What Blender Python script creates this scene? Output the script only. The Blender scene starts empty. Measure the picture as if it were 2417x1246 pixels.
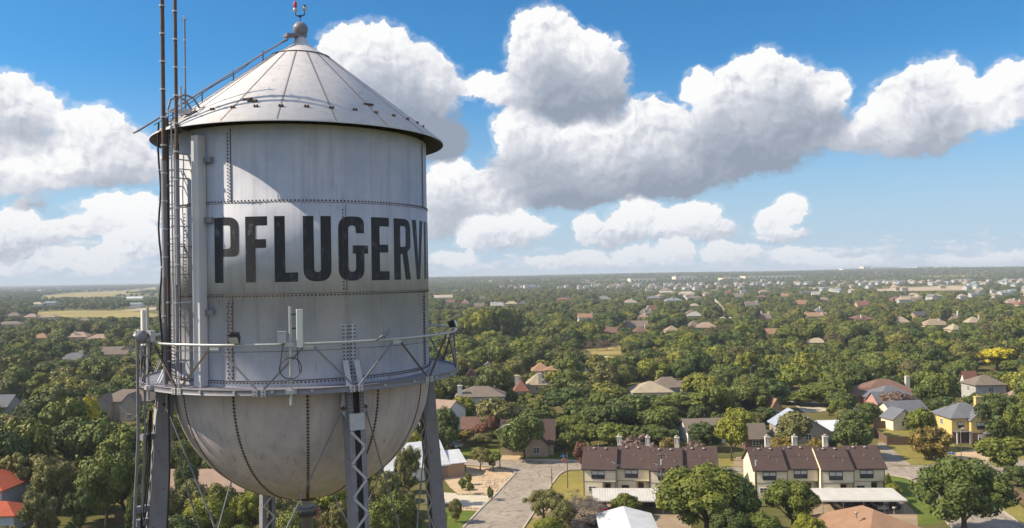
import bpy, bmesh, math, random
import numpy as np
from mathutils import Vector, Matrix, noise as mnoise
from mathutils.geometry import tessellate_polygon
R = math.radians
SC = bpy.context.scene
COL = SC.collection

# ------------------------------------------------------------------ camera
F_PX, PITCH, ROLL, CAM_H = 2013.1, 0.0132, -0.0171, 40.0
PW, PH = 2417.0, 1246.0
FWD = Vector((0, math.cos(PITCH), math.sin(PITCH)))
_rt = Vector((1, 0, 0)); _up = _rt.cross(FWD)
RGT = math.cos(ROLL)*_rt + math.sin(ROLL)*_up
UPV = -math.sin(ROLL)*_rt + math.cos(ROLL)*_up
CAM = Vector((0, 0, CAM_H))
cd = bpy.data.cameras.new('camera'); co = bpy.data.objects.new('camera', cd); COL.objects.link(co)
M = Matrix((RGT, UPV, -FWD)).transposed().to_4x4(); M.translation = CAM
co.matrix_world = M
cd.sensor_fit = 'HORIZONTAL'; cd.sensor_width = 36; cd.lens = 36*F_PX/PW
cd.clip_start = 0.5; cd.clip_end = 90000
SC.camera = co

def ray(px, py):
    return FWD + (px-PW/2)/F_PX*RGT - (py-PH/2)/F_PX*UPV
def gp(px, py, z=0.0):
    """point of the place seen at a measured point of the photograph, at height z"""
    d = ray(px, py); t = (z-CAM_H)/d.z
    return CAM + d*t
def at(px, py, dist):
    d = ray(px, py); return CAM + d*(dist/d.y)
def project(p):
    v = Vector(p)-CAM; z = v.dot(FWD)
    return (PW/2+F_PX*v.dot(RGT)/z, PH/2-F_PX*v.dot(UPV)/z, z)

# ------------------------------------------------------------------ sun and exposure
SUN_EL = R(40)
SUN_DIR = Vector((-0.9985, -0.055, 0)).normalized()*math.cos(SUN_EL) + Vector((0, 0, math.sin(SUN_EL)))
sl = bpy.data.lights.new('sun', 'SUN'); so = bpy.data.objects.new('sun', sl); COL.objects.link(so)
sl.energy = 5.0; sl.angle = R(0.53); sl.color = (1.0, 0.86, 0.66)
so.rotation_euler = (-SUN_DIR).to_track_quat('-Z', 'Y').to_euler()
so.location = (-60, -40, 120)
vs = SC.view_settings
vs.view_transform = 'Standard'; vs.look = 'None'; vs.gamma = 1.0; vs.use_curve_mapping = False
vs.exposure = 0.5
try:
    SC.cycles.max_bounces = 6; SC.cycles.diffuse_bounces = 2; SC.cycles.glossy_bounces = 2
    SC.cycles.volume_bounces = 0; SC.cycles.transmission_bounces = 2; SC.cycles.caustics_reflective = False
    SC.cycles.caustics_refractive = False
except Exception:
    pass

# ------------------------------------------------------------------ sky with cumulus clouds
class NT:
    """small helper to lay out shader nodes"""
    def __init__(s, tree): s.t = tree; s.n = tree.nodes; s.l = tree.links
    def new(s, typ, **kw):
        n = s.n.new(typ)
        for k, v in kw.items(): setattr(n, k, v)
        return n
    def put(s, sock, v):
        if hasattr(v, 'is_output') or isinstance(v, bpy.types.NodeSocket): s.l.new(v, sock)
        else: sock.default_value = v
    def math(s, op, a, b=0.0, c=None, clamp=False):
        n = s.new('ShaderNodeMath', operation=op, use_clamp=clamp)
        s.put(n.inputs[0], a); s.put(n.inputs[1], b)
        if c is not None: s.put(n.inputs[2], c)
        return n.outputs[0]
    def vec(s, op, a, b=None, c=None):
        n = s.new('ShaderNodeVectorMath', operation=op)
        s.put(n.inputs[0], a)
        if b is not None:
            if op == 'SCALE': s.put(n.inputs[3], b)
            else: s.put(n.inputs[1], b)
        if c is not None: s.put(n.inputs[2], c)
        return n.outputs[1] if op in ('DOT_PRODUCT', 'LENGTH', 'DISTANCE') else n.outputs[0]
    def noise(s, v, scale, detail=4, rough=0.55, dist=0.0, col=False, dim='3D'):
        n = s.new('ShaderNodeTexNoise', noise_dimensions=dim)
        if v is not None: s.put(n.inputs['Vector'], v)
        n.inputs['Scale'].default_value = scale; n.inputs['Detail'].default_value = detail
        n.inputs['Roughness'].default_value = rough; n.inputs['Distortion'].default_value = dist
        return n.outputs['Color'] if col else n.outputs[0]
    def ramp(s, f, stops, mode='LINEAR'):
        n = s.new('ShaderNodeValToRGB'); r = n.color_ramp; r.interpolation = mode
        while len(r.elements) < len(stops): r.elements.new(0.5)
        for e, (p, c) in zip(r.elements, stops):
            e.position = p; e.color = (c[0], c[1], c[2], c[3] if len(c) > 3 else 1)
        s.put(n.inputs[0], f); return n.outputs[0]
    def smooth(s, f, lo, hi, a=0.0, b=1.0):
        n = s.new('ShaderNodeMapRange', interpolation_type='SMOOTHSTEP', clamp=True)
        s.put(n.inputs[0], f); s.put(n.inputs[1], lo); s.put(n.inputs[2], hi); s.put(n.inputs[3], a); s.put(n.inputs[4], b)
        return n.outputs[0]
    def mix(s, f, a, b, mode='MIX'):
        n = s.new('ShaderNodeMix', data_type='RGBA', blend_type=mode)
        s.put(n.inputs[0], f); s.put(n.inputs[6], a); s.put(n.inputs[7], b)
        return n.outputs[2]

def c4(c): return (c[0], c[1], c[2], 1.0)

# cumulus lobes: centre (px), radii (px), weight
CLOUDS = [[  # left bank
 (20,235,85,70,1),(95,250,62,50,1),(-70,280,110,110,1),(30,320,110,60,.9)],[
 (225,320,80,75,1.05),(285,350,75,60,1),(335,385,70,46,1),(170,380,140,55,1),(40,390,150,55,.9),(250,420,120,30,.8),(60,440,120,26,.6),(70,478,60,18,.5)],[
 (20,530,75,50,.95),(75,560,80,35,.9),(30,595,90,28,.8)],[(270,490,95,36,.55),(345,500,62,46,.95),(215,535,90,34,.6),(120,525,60,18,.4)],[(335,572,90,40,.95),(250,600,110,26,.7)],[(110,612,110,28,.85),(30,625,80,20,.6),(200,632,120,16,.6)],[
 # cloud tower behind the tank
 (890,135,105,90,1.1),(800,115,70,60,.9),(985,160,75,70,1),(1040,195,60,70,1),(930,240,150,110,1),(1010,310,105,75,1),(1060,330,55,55,.8)],[
 (1060,420,80,60,.8),(1110,450,115,66,1),(1180,480,80,40,.8),(1050,480,90,80,1),(1015,540,75,36,.8)],[
 # great central cloud, the upper heap and the lower one in front of it
 (1285,85,85,75,1.1),(1390,130,90,70,1),(1250,130,80,75,1),(1330,190,150,80,1.1),(1430,190,80,70,1),(1150,205,75,38,.8),(1210,225,80,48,.8),(1300,255,130,50,.9),(1390,240,110,65,.8)],[
 (1225,305,75,65,1),(1300,330,90,60,1),(1270,390,140,85,1.2),(1220,440,90,50,1),(1440,340,130,95,1.1),(1530,290,80,75,1.1),(1590,330,115,85,1),(1450,410,160,75,1),(1350,445,180,45,1),(1600,410,160,55,.9),(1540,445,120,38,.8),(1340,478,120,24,.6)],[
 # right cumulus
 (1800,175,85,70,1.1),(1870,200,85,70,1),(1720,225,90,70,1),(1640,205,42,50,.9),(1960,215,55,60,1),(1800,270,160,90,1.1),(1910,300,110,60,1),(1720,340,140,66,1),(1800,365,140,50,1),(2020,330,80,34,.8),(1690,395,110,36,.8)],[
 # far right cumulus
 (2200,205,85,75,1),(2130,240,80,70,1),(2090,290,70,50,.9),(2190,290,120,60,1),(2300,270,100,42,.9),(2390,195,70,55,.9),(2330,215,70,40,.8),(2160,335,110,38,.9),(2440,210,60,60,.9)],[
 # small ones below
 (1505,508,70,46,1.1),(1470,545,90,30,.8),(1560,550,70,26,.7)],[(1390,535,48,42,1.1),(1420,565,80,22,.7)],[(1645,505,70,42,1.1),(1665,545,95,34,.9),(1600,530,60,40,.9)],[(1860,492,44,40,1.1),(1812,515,42,32,1),(1845,550,75,22,.8)],[
 (1130,545,60,42,1),(1215,535,80,42,1.1),(1180,568,110,26,.8),(1270,545,50,26,.6)],[
 # low row above the skyline
 (1500,600,70,28,1.1),(1590,598,55,34,1.1),(1720,598,80,32,1.1),(1870,605,60,30,1.1),(1960,618,70,20,.8),(2050,620,60,18,.7),(1390,610,60,24,1),(1290,616,80,24,1),(1080,610,70,26,1),(2370,610,60,20,.8),(2270,620,70,15,.7)],
]
W = bpy.data.worlds.new('World'); SC.world = W; W.use_nodes = True
W.cycles.sampling_method = 'MANUAL'; W.cycles.sample_map_resolution = 512
nt = NT(W.node_tree); W.node_tree.nodes.clear()
g = nt.new('ShaderNodeTexCoord').outputs['Generated']
sep = nt.new('ShaderNodeSeparateXYZ'); nt.l.new(g, sep.inputs[0])
az = nt.math('ARCTAN2', sep.outputs[0], sep.outputs[1]); el = nt.math('ARCSINE', sep.outputs[2])
cmb = nt.new('ShaderNodeCombineXYZ'); nt.put(cmb.inputs[0], nt.math('MULTIPLY', az, F_PX)); nt.put(cmb.inputs[1], nt.math('MULTIPLY', el, F_PX))
P = cmb.outputs[0]
# the billows: warped position + fractal detail
w1 = nt.vec('SUBTRACT', nt.noise(P, 1/95., 2, 0.5, col=True), (.5, .5, .5))
Pw = nt.vec('MULTIPLY_ADD', w1, (62, 52, 0), P)
w2 = nt.vec('SUBTRACT', nt.noise(P, 1/26., 3, 0.6, col=True), (.5, .5, .5))
Pw = nt.vec('MULTIPLY_ADD', w2, (26, 24, 0), Pw)
LGT = (-0.55, 0.83, 0)
low_ = nt.smooth(nt.math('MULTIPLY', el, F_PX), 210, 40)      # far clouds look smaller and finer
Pn = Pw
def lowmix(a, b_): return nt.math('MULTIPLY_ADD', low_, nt.math('SUBTRACT', b_, a), a)
sW, sS = 0.0, 0.0
for grp, (cx, cy, rx, ry, wt) in [(cl, e) for cl in CLOUDS for e in cl]:
    d = ray(cx, cy).normalized()
    cu, cv = math.atan2(d.x, d.y)*F_PX, math.asin(d.z)*F_PX
    rx *= 1.12; ry *= 1.10
    q = nt.vec('MULTIPLY_ADD', Pw, (1/rx, 1/ry, 0), (-cu/rx, -cv/ry, 0))
    w = nt.math('MULTIPLY_ADD', nt.vec('DOT_PRODUCT', q, q), -1.0, 1.0, clamp=True)
    w = nt.math('MULTIPLY', w, nt.math('MULTIPLY', w, wt))
    occ = 0.0
    for k in (1, 2, 3, 4, 5):       # how much cloud lies between this lobe and the sun
        ux, uy = cx-0.35*45*k, cy-0.94*45*k
        occ += 0.2*min(1.0, sum(max(0.0, 1-((ux-c[0])/c[2])**2-((uy-c[1])/c[3])**2) for c in grp)*1.5)
    s = nt.vec('DOT_PRODUCT', nt.vec('ADD', q, (0, (0.62-2.1*occ)/0.5, 0)), (-0.24, 0.5, 0))
    sW = nt.math('ADD', sW, w) if not isinstance(sW, float) else w
    sS = nt.math('MULTIPLY_ADD', w, s, sS) if not isinstance(sS, float) else nt.math('MULTIPLY', w, s)
fine = lowmix(nt.noise(Pn, 1/44., 7, 0.62), nt.noise(Pn, 1/20., 4, 0.6))
fin1 = lowmix(nt.noise(nt.vec('ADD', Pn, (LGT[0]*15, LGT[1]*15, 0)), 1/44., 5, 0.55), nt.noise(nt.vec('ADD', Pn, (LGT[0]*7, LGT[1]*8, 0)), 1/20., 3, 0.5))
big = nt.noise(P, 1/120., 3, .5)
bw = nt.math('ABSOLUTE', nt.math('MULTIPLY_ADD', nt.noise(Pn, 1/58., 4, .5), 2.0, -1.0))      # rounded billows parted by creases
tear = nt.noise(nt.vec('MULTIPLY', P, (1/34., 1/20., 0)), 1.0, 6, .66)
shade = nt.math('DIVIDE', sS, nt.math('MAXIMUM', sW, 0.02))
D = nt.math('MULTIPLY_ADD', nt.math('SUBTRACT', fine, 0.5), 0.66, sW)
D = nt.math('MULTIPLY_ADD', nt.math('SUBTRACT', big, 0.5), 0.40, D)
D = nt.math('MULTIPLY_ADD', nt.math('SUBTRACT', 0.22, bw), 0.30, D)
Dt = nt.math('MULTIPLY_ADD', nt.math('SUBTRACT', tear, 0.5), 0.85, D)
# crisp sunlit tops, torn soft undersides, thin veils round about
soft = nt.smooth(shade, -0.6, 0.4, 0.34, 0.05)
Dm = nt.mix(nt.smooth(shade, -.3, .5), Dt, D)
Dm = nt.math('ADD', Dm, 0.0)
al = nt.smooth(Dm, nt.math('SUBTRACT', 0.24, nt.math('MULTIPLY', soft, 0.7)), nt.math('ADD', 0.24, soft))
veil = nt.math('MULTIPLY', nt.smooth(Dt, -0.12, 0.40), 0.42)
al = nt.math('MULTIPLY', nt.math('MAXIMUM', al, veil), nt.smooth(sW, 0.0, 0.10))
lit = nt.math('MULTIPLY_ADD', shade, 0.62, 0.78)
amp = nt.smooth(shade, -0.5, 0.6, 0.45, 1.0)
det = nt.math('MULTIPLY_ADD', nt.math('SUBTRACT', fine, fin1), 1.25, nt.math('MULTIPLY', nt.math('SUBTRACT', big, .5), .9))
det = nt.math('MULTIPLY_ADD', nt.math('SUBTRACT', bw, .2), -.42, det)
lit = nt.math('MULTIPLY_ADD', det, amp, lit)
lit = nt.math('MULTIPLY_ADD', low_, -.26, nt.math('MULTIPLY_ADD', nt.math('MULTIPLY', shade, low_), .28, lit))
lit = nt.math('MULTIPLY_ADD', nt.smooth(D, 0.35, 1.2), -0.10, lit)
ccol = nt.ramp(lit, [(0.0, (.215, .25, .31)), (.28, (.30, .335, .395)), (.55, (.43, .45, .50)), (.8, (.60, .605, .635)), (1.0, (.70, .70, .70))])
# hazy row of far cumulus on the skyline
pb = nt.vec('MULTIPLY', P, (1/58., 1/26., 0)); nb = nt.noise(pb, 1.0, 5, .6)
pb2 = nt.vec('MULTIPLY', nt.vec('ADD', P, (-9, 9, 0)), (1/58., 1/26., 0)); nb2 = nt.noise(pb2, 1.0, 5, .6)
hv = nt.math('MULTIPLY', el, F_PX)
left = nt.smooth(az, -0.05, -0.20, 0, 1)
topb = nt.math('MULTIPLY_ADD', left, 80., 82.)
hb = nt.math('DIVIDE', hv, topb)
ab = nt.math('MULTIPLY', nt.smooth(nt.math('MULTIPLY_ADD', hb, -0.33, nb), 0.26, 0.40), nt.smooth(hb, 1.25, 0.6))
lb = nt.math('MULTIPLY_ADD', nt.math('SUBTRACT', nb, nb2), 2.2, 0.52)
bcol = nt.ramp(lb, [(0, (.35, .42, .51)), (.5, (.43, .48, .55)), (1, (.60, .62, .66))])
sky = nt.new('ShaderNodeTexSky', sky_type='NISHITA'); sky.sun_disc = False
sky.sun_elevation = SUN_EL; sky.sun_rotation = math.atan2(SUN_DIR.x, SUN_DIR.y)
sky.altitude = 200; sky.air_density = 1.0; sky.dust_density = 0.6; sky.ozone_density = 2.0
hor = nt.smooth(hv, 520, -20)
skyc = nt.mix(1.0, sky.outputs[0], (0.27, 0.71, 1.0, 1), 'MULTIPLY')
SKYK = 10.0
skyc = nt.mix(nt.math('MULTIPLY', nt.math('POWER', hor, 1.15), .95), skyc, (0.37*SKYK, 0.46*SKYK, 0.56*SKYK, 1))
ccol = nt.mix(1.0, ccol, (SKYK, SKYK, SKYK, 1), 'MULTIPLY'); bcol = nt.mix(1.0, bcol, (SKYK, SKYK, SKYK, 1), 'MULTIPLY')
skyc = nt.mix(nt.math('MULTIPLY', ab, nt.smooth(hv, -4, 22, 0, .82)), skyc, bcol)
ccol = nt.mix(nt.math('MULTIPLY', nt.smooth(hv, 200, 0), .42), ccol, (.385*SKYK, .435*SKYK, .51*SKYK, 1))
# unseen broken cumulus added overhead and behind, to lift the fill light
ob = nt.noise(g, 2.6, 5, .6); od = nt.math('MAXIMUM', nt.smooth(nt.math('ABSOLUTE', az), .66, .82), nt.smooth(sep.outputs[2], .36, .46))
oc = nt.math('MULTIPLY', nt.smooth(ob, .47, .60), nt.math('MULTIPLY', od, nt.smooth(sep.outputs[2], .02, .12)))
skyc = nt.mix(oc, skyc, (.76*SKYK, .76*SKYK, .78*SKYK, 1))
skyc = nt.mix(al, skyc, ccol)
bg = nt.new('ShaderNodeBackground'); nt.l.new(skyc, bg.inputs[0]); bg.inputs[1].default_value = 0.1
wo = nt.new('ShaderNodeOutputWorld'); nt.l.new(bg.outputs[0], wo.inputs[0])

# ------------------------------------------------------------------ materials
MATS = {}
def newmat(name):
    m = bpy.data.materials.new(name); m.use_nodes = True
    t = NT(m.node_tree); m.node_tree.nodes.clear()
    b = t.new('ShaderNodeBsdfPrincipled'); o = t.new('ShaderNodeOutputMaterial')
    t.l.new(b.outputs[0], o.inputs[0]); MATS[name] = m
    return m, t, b
def simple(name, col, rough=0.7, spec=0.3, metal=0.0, var=0.18, scale=1.5, bump=0.0, streak=None):
    """plain paint / stone / cloth with mottled wear"""
    m, t, b = newmat(name)
    pos = t.new('ShaderNodeTexCoord').outputs['Object']
    n = t.noise(pos, scale, 5, .6)
    f = t.math('MULTIPLY_ADD', t.math('SUBTRACT', n, .5), 2*var*1.6, 1.0)
    c = t.mix(1.0, c4(col), t.vec('SCALE', (1, 1, 1), f), 'MULTIPLY')
    if streak:
        st = t.noise(t.vec('MULTIPLY', pos, (streak[1], streak[1], streak[1]*.12)), 1.0, 4, .6)
        c = t.mix(t.smooth(st, .52, .75, 0, streak[2]), c, c4(streak[0]))
    t.put(b.inputs['Base Color'], c); b.inputs['Roughness'].default_value = rough
    b.inputs['Specular IOR Level'].default_value = spec; b.inputs['Metallic'].default_value = metal
    if bump:
        bp = t.new('ShaderNodeBump'); bp.inputs['Strength'].default_value = bump; bp.inputs['Distance'].default_value = .03
        t.put(bp.inputs['Height'], n); t.l.new(bp.outputs[0], b.inputs['Normal'])
    return m
def M_(name, *a, **k):
    return MATS[name] if name in MATS else simple(name, *a, **k)

# tank paint: chalky silver grey with bluish mottling, rain streaks and rust blooms
def tank_paint(name, tint, rustk=1.0, mott=1.0):
    m, t, b = newmat(name)
    pos = t.new('ShaderNodeTexCoord').outputs['Object']
    n1 = t.noise(pos, .8, 5, .6); n2 = t.noise(t.vec('ADD', pos, (31, 7, 3)), 2.6, 5, .65)
    c = t.mix(t.smooth(n1, .35, .68, 0, mott), c4(tint), c4([tint[0]*.70, tint[1]*.745, tint[2]*.86]))
    c = t.mix(t.smooth(n2, .5, .8, 0, .5*mott), c, c4([tint[0]*1.12, tint[1]*1.1, tint[2]*1.08]))
    st = t.noise(t.vec('MULTIPLY', pos, (5.0, 5.0, .33)), 1.0, 5, .65)
    c = t.mix(t.smooth(st, .46, .74, 0, .62*mott), c, (.27, .255, .27, 1))
    st2 = t.noise(t.vec('MULTIPLY', t.vec('ADD', pos, (9, 4, 0)), (9.0, 9.0, .7)), 1.0, 3, .6)
    rz = t.noise(t.vec('ADD', pos, (3, 50, 3)), .5, 2, .5)
    c = t.mix(t.math('MULTIPLY', t.smooth(st2, .58, .8), t.smooth(rz, .44, .62, 0, .75*rustk)), c, (.21, .11, .06, 1))
    bl = t.noise(t.vec('ADD', pos, (77, 3, 1)), 1.7, 4, .7)
    c = t.mix(t.smooth(bl, .66, .78, 0, .65*rustk), c, (.25, .12, .055, 1))
    t.put(b.inputs['Base Color'], c)
    b.inputs['Roughness'].default_value = .62; b.inputs['Specular IOR Level'].default_value = .22
    bp = t.new('ShaderNodeBump'); bp.inputs['Strength'].default_value = .25; bp.inputs['Distance'].default_value = .02
    t.put(bp.inputs['Height'], t.noise(pos, 1.1, 3, .5)); t.l.new(bp.outputs[0], b.inputs['Normal'])
    return m
tank_paint('tank_paint', (.49, .505, .555), .7, .7)
tank_paint('bowl_paint', (.55, .47, .475), 1.1, .8)
tank_paint('roof_paint', (.60, .58, .585), .7, .45)
simple('steel_grey', (.205, .20, .235), .5, .4, 0, .2, 3.0, .05, ((.16, .10, .07), 6.0, .35))
simple('steel_light', (.43, .43, .46), .42, .5, .15, .15, 4.0)
simple('rust_dark', (.11, .075, .06), .75, .2, 0, .35, 12.0)
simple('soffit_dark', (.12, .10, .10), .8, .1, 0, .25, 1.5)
simple('pipe_brown', (.105, .075, .062), .65, .3, 0, .25, 4.0)
simple('galvanised', (.45, .455, .46), .38, .5, .35, .12, 6.0)
simple('cable_black', (.018, .018, .024), .5, .4)
simple('panel_white', (.66, .65, .60), .5, .4, 0, .06)
simple('panel_side', (.36, .35, .34), .6, .3, 0, .08)
simple('lamp_black', (.025, .024, .026), .45, .5)
def lettering():
    m, t, b = newmat('letter_paint')
    pos = t.new('ShaderNodeTexCoord').outputs['Object']
    w = t.noise(t.vec('MULTIPLY', pos, (1, 1, .45)), 7.0, 6, .72); z = t.noise(t.vec('ADD', pos, (5, 2, 9)), 1.2, 3, .5)
    fa = t.math('MULTIPLY', t.smooth(w, .52, .66), t.smooth(z, .42, .66, .12, .62))
    t.put(b.inputs['Base Color'], t.mix(fa, (.014, .014, .02, 1), (.20, .20, .22, 1))); b.inputs['Roughness'].default_value = .6
lettering()

# leaves: each crown of a kind has its own tone, clumps of leaves vary inside it
def foliage(name, stops, var=.4):
    m, t, b = newmat(name)
    oi = t.new('ShaderNodeObjectInfo'); ge = t.new('ShaderNodeNewGeometry'); tc = t.new('ShaderNodeTexCoord').outputs['Object']
    base = t.ramp(oi.outputs['Random'], stops)
    cl = t.noise(tc, .42, 2, .5)
    f = t.math('ADD', t.math('MULTIPLY_ADD', t.math('SUBTRACT', ge.outputs['Random Per Island'], .5), var*1.5, 1.0), t.math('MULTIPLY', t.math('SUBTRACT', cl, .5), 1.3))
    c = t.mix(1.0, base, t.vec('SCALE', (1, 1, 1), f), 'MULTIPLY')
    hs = t.new('ShaderNodeHueSaturation'); t.put(hs.inputs['Hue'], t.math('MULTIPLY_ADD', cl, -.05, .525)); t.put(hs.inputs['Color'], c)
    t.l.new(hs.outputs[0], b.inputs['Base Color'])
    b.inputs['Roughness'].default_value = .62; b.inputs['Specular IOR Level'].default_value = .22
    return m
foliage('leaves_mixed', [(0, (0.052, 0.076, 0.018)), (.18, (0.082, 0.110, 0.024)), (.36, (0.117, 0.139, 0.026)), (.52, (0.089, 0.096, 0.030)), (.68, (0.126, 0.149, 0.022)), (.82, (0.171, 0.178, 0.026)), (.92, (0.111, 0.096, 0.043)), (1, (0.215, 0.213, 0.031))])
foliage('leaves_dark', [(0, (0.054, 0.076, 0.020)), (1, (0.085, 0.110, 0.024))])
foliage('leaves_mid', [(0, (0.098, 0.124, 0.024)), (1, (0.126, 0.140, 0.022))])
foliage('leaves_lime', [(0, (0.153, 0.173, 0.022)), (1, (0.199, 0.199, 0.021))])
foliage('leaves_yellow', [(0, (0.362, 0.317, 0.019)), (1, (0.420, 0.349, 0.021))])
foliage('leaves_olive', [(0, (0.140, 0.139, 0.046)), (1, (0.158, 0.143, 0.041))])
foliage('leaves_pink', [(0, (.15, .10, .085)), (1, (.17, .12, .08))], .8)
foliage('leaves_rust', [(0, (.17, .07, .05)), (1, (.18, .09, .05))], .8)
foliage('leaves_amber', [(0, (.145, .115, .026)), (1, (.17, .125, .03))], .8)
simple('twigs_grey', (.21, .175, .15), .85, .1, 0, .2)
simple('twigs_rosy', (.23, .13, .115), .85, .1, 0, .2)
simple('bark', (.10, .075, .055), .9, .1, 0, .3, 3.0)

# ------------------------------------------------------------------ mesh builder
ICO = None
class MB:
    def __init__(s): s.v = []; s.f = []; s.m = []; s.s = []
    def add(s, vs, fs, mi=0, sm=False):
        o = len(s.v); s.v += [tuple(v) for v in vs]
        for f in fs: s.f.append(tuple(i+o for i in f)); s.m.append(mi); s.s.append(sm)
        return s
    def box(s, c, size, rot=None, mi=0):
        hx, hy, hz = size[0]/2, size[1]/2, size[2]/2
        vs = [Vector((x, y, z)) for x in (-hx, hx) for y in (-hy, hy) for z in (-hz, hz)]
        if rot is not None: vs = [rot @ v for v in vs]
        c = Vector(c)
        return s.add([v+c for v in vs], [(0, 1, 3, 2), (4, 6, 7, 5), (0, 4, 5, 1), (2, 3, 7, 6), (0, 2, 6, 4), (1, 5, 7, 3)], mi)
    def bar(s, p0, p1, w, h, up=(0, 0, 1), mi=0):
        p0, p1 = Vector(p0), Vector(p1); d = (p1-p0); L = d.length; d.normalize(); up = Vector(up)
        if abs(d.dot(up)) > .98: up = Vector((1, 0, 0)) if abs(d.x) < .9 else Vector((0, 1, 0))
        x = d.cross(up).normalized(); y = x.cross(d)
        return s.box((p0+p1)/2, (w, L, h), Matrix((x, d, y)).transposed(), mi)
    def tube(s, pts, r, n=8, mi=0, cap=True, sm=True):
        pts = [Vector(p) for p in pts]; rs = r if isinstance(r, (list, tuple)) else [r]*len(pts)
        vs, fs = [], []; pr = None
        for i, p in enumerate(pts):
            d = (pts[min(i+1, len(pts)-1)]-pts[max(i-1, 0)]).normalized()
            if pr is None:
                pr = d.cross(Vector((0, 0, 1)) if abs(d.z) < .9 else Vector((1, 0, 0))).normalized()
            else: pr = (pr-d*pr.dot(d)).normalized()
            q = d.cross(pr)
            for k in range(n):
                a = 2*math.pi*k/n; vs.append(p+(pr*math.cos(a)+q*math.sin(a))*rs[i])
        for i in range(len(pts)-1):
            for k in range(n):
                fs.append((i*n+k, i*n+(k+1) % n, (i+1)*n+(k+1) % n, (i+1)*n+k))
        s.add(vs, fs, mi, sm)
        if cap: s.add(vs[:n], [tuple(range(n))[::-1]], mi); s.add(vs[-n:], [tuple(range(n))], mi)
        return s
    def ring(s, r, z, tr, n=96, k=8, mi=0, c=(0, 0), a0=0, a1=360):
        full = abs(a1-a0) >= 359.9; m = n if full else n+1; vs, fs = [], []
        for i in range(m):
            a = R(a0+(a1-a0)*i/n)
            for j in range(k):
                b = 2*math.pi*j/k; rr = r+tr*math.cos(b)
                vs.append((c[0]+rr*math.cos(a), c[1]+rr*math.sin(a), z+tr*math.sin(b)))
        for i in range(n):
            i2 = (i+1) % m
            for j in range(k): fs.append((i*k+j, i2*k+j, i2*k+(j+1) % k, i*k+(j+1) % k))
        return s.add(vs, fs, mi, True)
    def lathe(s, prof, n=48, mi=0, sm=True, c=(0, 0), close=False):
        vs, fs = [], []; m = len(prof)
        for i in range(n):
            a = 2*math.pi*i/n
            for r, z in prof: vs.append((c[0]+r*math.cos(a), c[1]+r*math.sin(a), z))
        for i in range(n):
            i2 = (i+1) % n
            for j in range(m-1 if not close else m):
                j2 = (j+1) % m; fs.append((i*m+j, i2*m+j, i2*m+j2, i*m+j2))
        return s.add(vs, fs, mi, sm)
    def sphere(s, c, r, n=10, mi=0, sc=(1, 1, 1), rot=None):
        vs, fs = [], []; c = Vector(c)
        for i in range(n+1):
            t = math.pi*i/n
            for k in range(2*n):
                a = math.pi*k/n; v = Vector((r*sc[0]*math.sin(t)*math.cos(a), r*sc[1]*math.sin(t)*math.sin(a), r*sc[2]*math.cos(t)))
                vs.append(c+(rot @ v if rot is not None else v))
        for i in range(n):
            for k in range(2*n): fs.append((i*2*n+k, (i+1)*2*n+k, (i+1)*2*n+(k+1) % (2*n), i*2*n+(k+1) % (2*n)))
        return s.add(vs, fs, mi, True)
    def prism(s, poly, z0, z1, mi=0):
        n = len(poly); vs = [(p[0], p[1], z0) for p in poly]+[(p[0], p[1], z1) for p in poly]
        return s.add(vs, [tuple(range(n))[::-1], tuple(range(n, 2*n))]+[(i, (i+1) % n, n+(i+1) % n, n+i) for i in range(n)], mi)
    def rivet(s, p, nrm, r=.026, h=.02, mi=1):
        nrm = Vector(nrm).normalized(); a = nrm.cross(Vector((0, 0, 1)) if abs(nrm.z) < .9 else Vector((1, 0, 0))).normalized(); b = nrm.cross(a); p = Vector(p)
        vs = [p+(a*math.cos(k*math.pi/3)+b*math.sin(k*math.pi/3))*r for k in range(6)]+[p+nrm*h+(a*math.cos(k*math.pi/3)+b*math.sin(k*math.pi/3))*r*.55 for k in range(6)]
        return s.add(vs, [(k, (k+1) % 6, 6+(k+1) % 6, 6+k) for k in range(6)]+[tuple(range(6, 12))], mi, True)
    def mesh(s, name, mats):
        me = bpy.data.meshes.new(name); me.from_pydata(s.v, [], s.f)
        for m in mats: me.materials.append(MATS[m] if isinstance(m, str) else m)
        me.polygons.foreach_set('material_index', s.m); me.polygons.foreach_set('use_smooth', s.s); me.update()
        return me
    def build(s, name, mats, parent=None, loc=None):
        if isinstance(mats, str): mats = [mats]
        o = bpy.data.objects.new(name, s.mesh(name, mats)); COL.objects.link(o)
        if parent is not None: o.parent = parent
        if loc is not None: o.location = loc
        return o

def tag(o, label=None, cat=None, group=None, kind=None):
    if label: o['label'] = label
    if cat: o['category'] = cat
    if group: o['group'] = group
    if kind: o['kind'] = kind
    return o
def thing(name, label, cat, loc=(0, 0, 0), rz=0.0, group=None):
    o = bpy.data.objects.new(name, None); COL.objects.link(o); o.empty_display_size = .5
    o.location = loc; o.rotation_euler = (0, 0, rz)
    return tag(o, label, cat, group)
KIDS = {}
def copy_tree(o, parent=None):
    c = o.copy(); COL.objects.link(c)
    if parent is not None: c.parent = parent
    for ch in o.children: copy_tree(ch, c)
    return c

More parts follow.
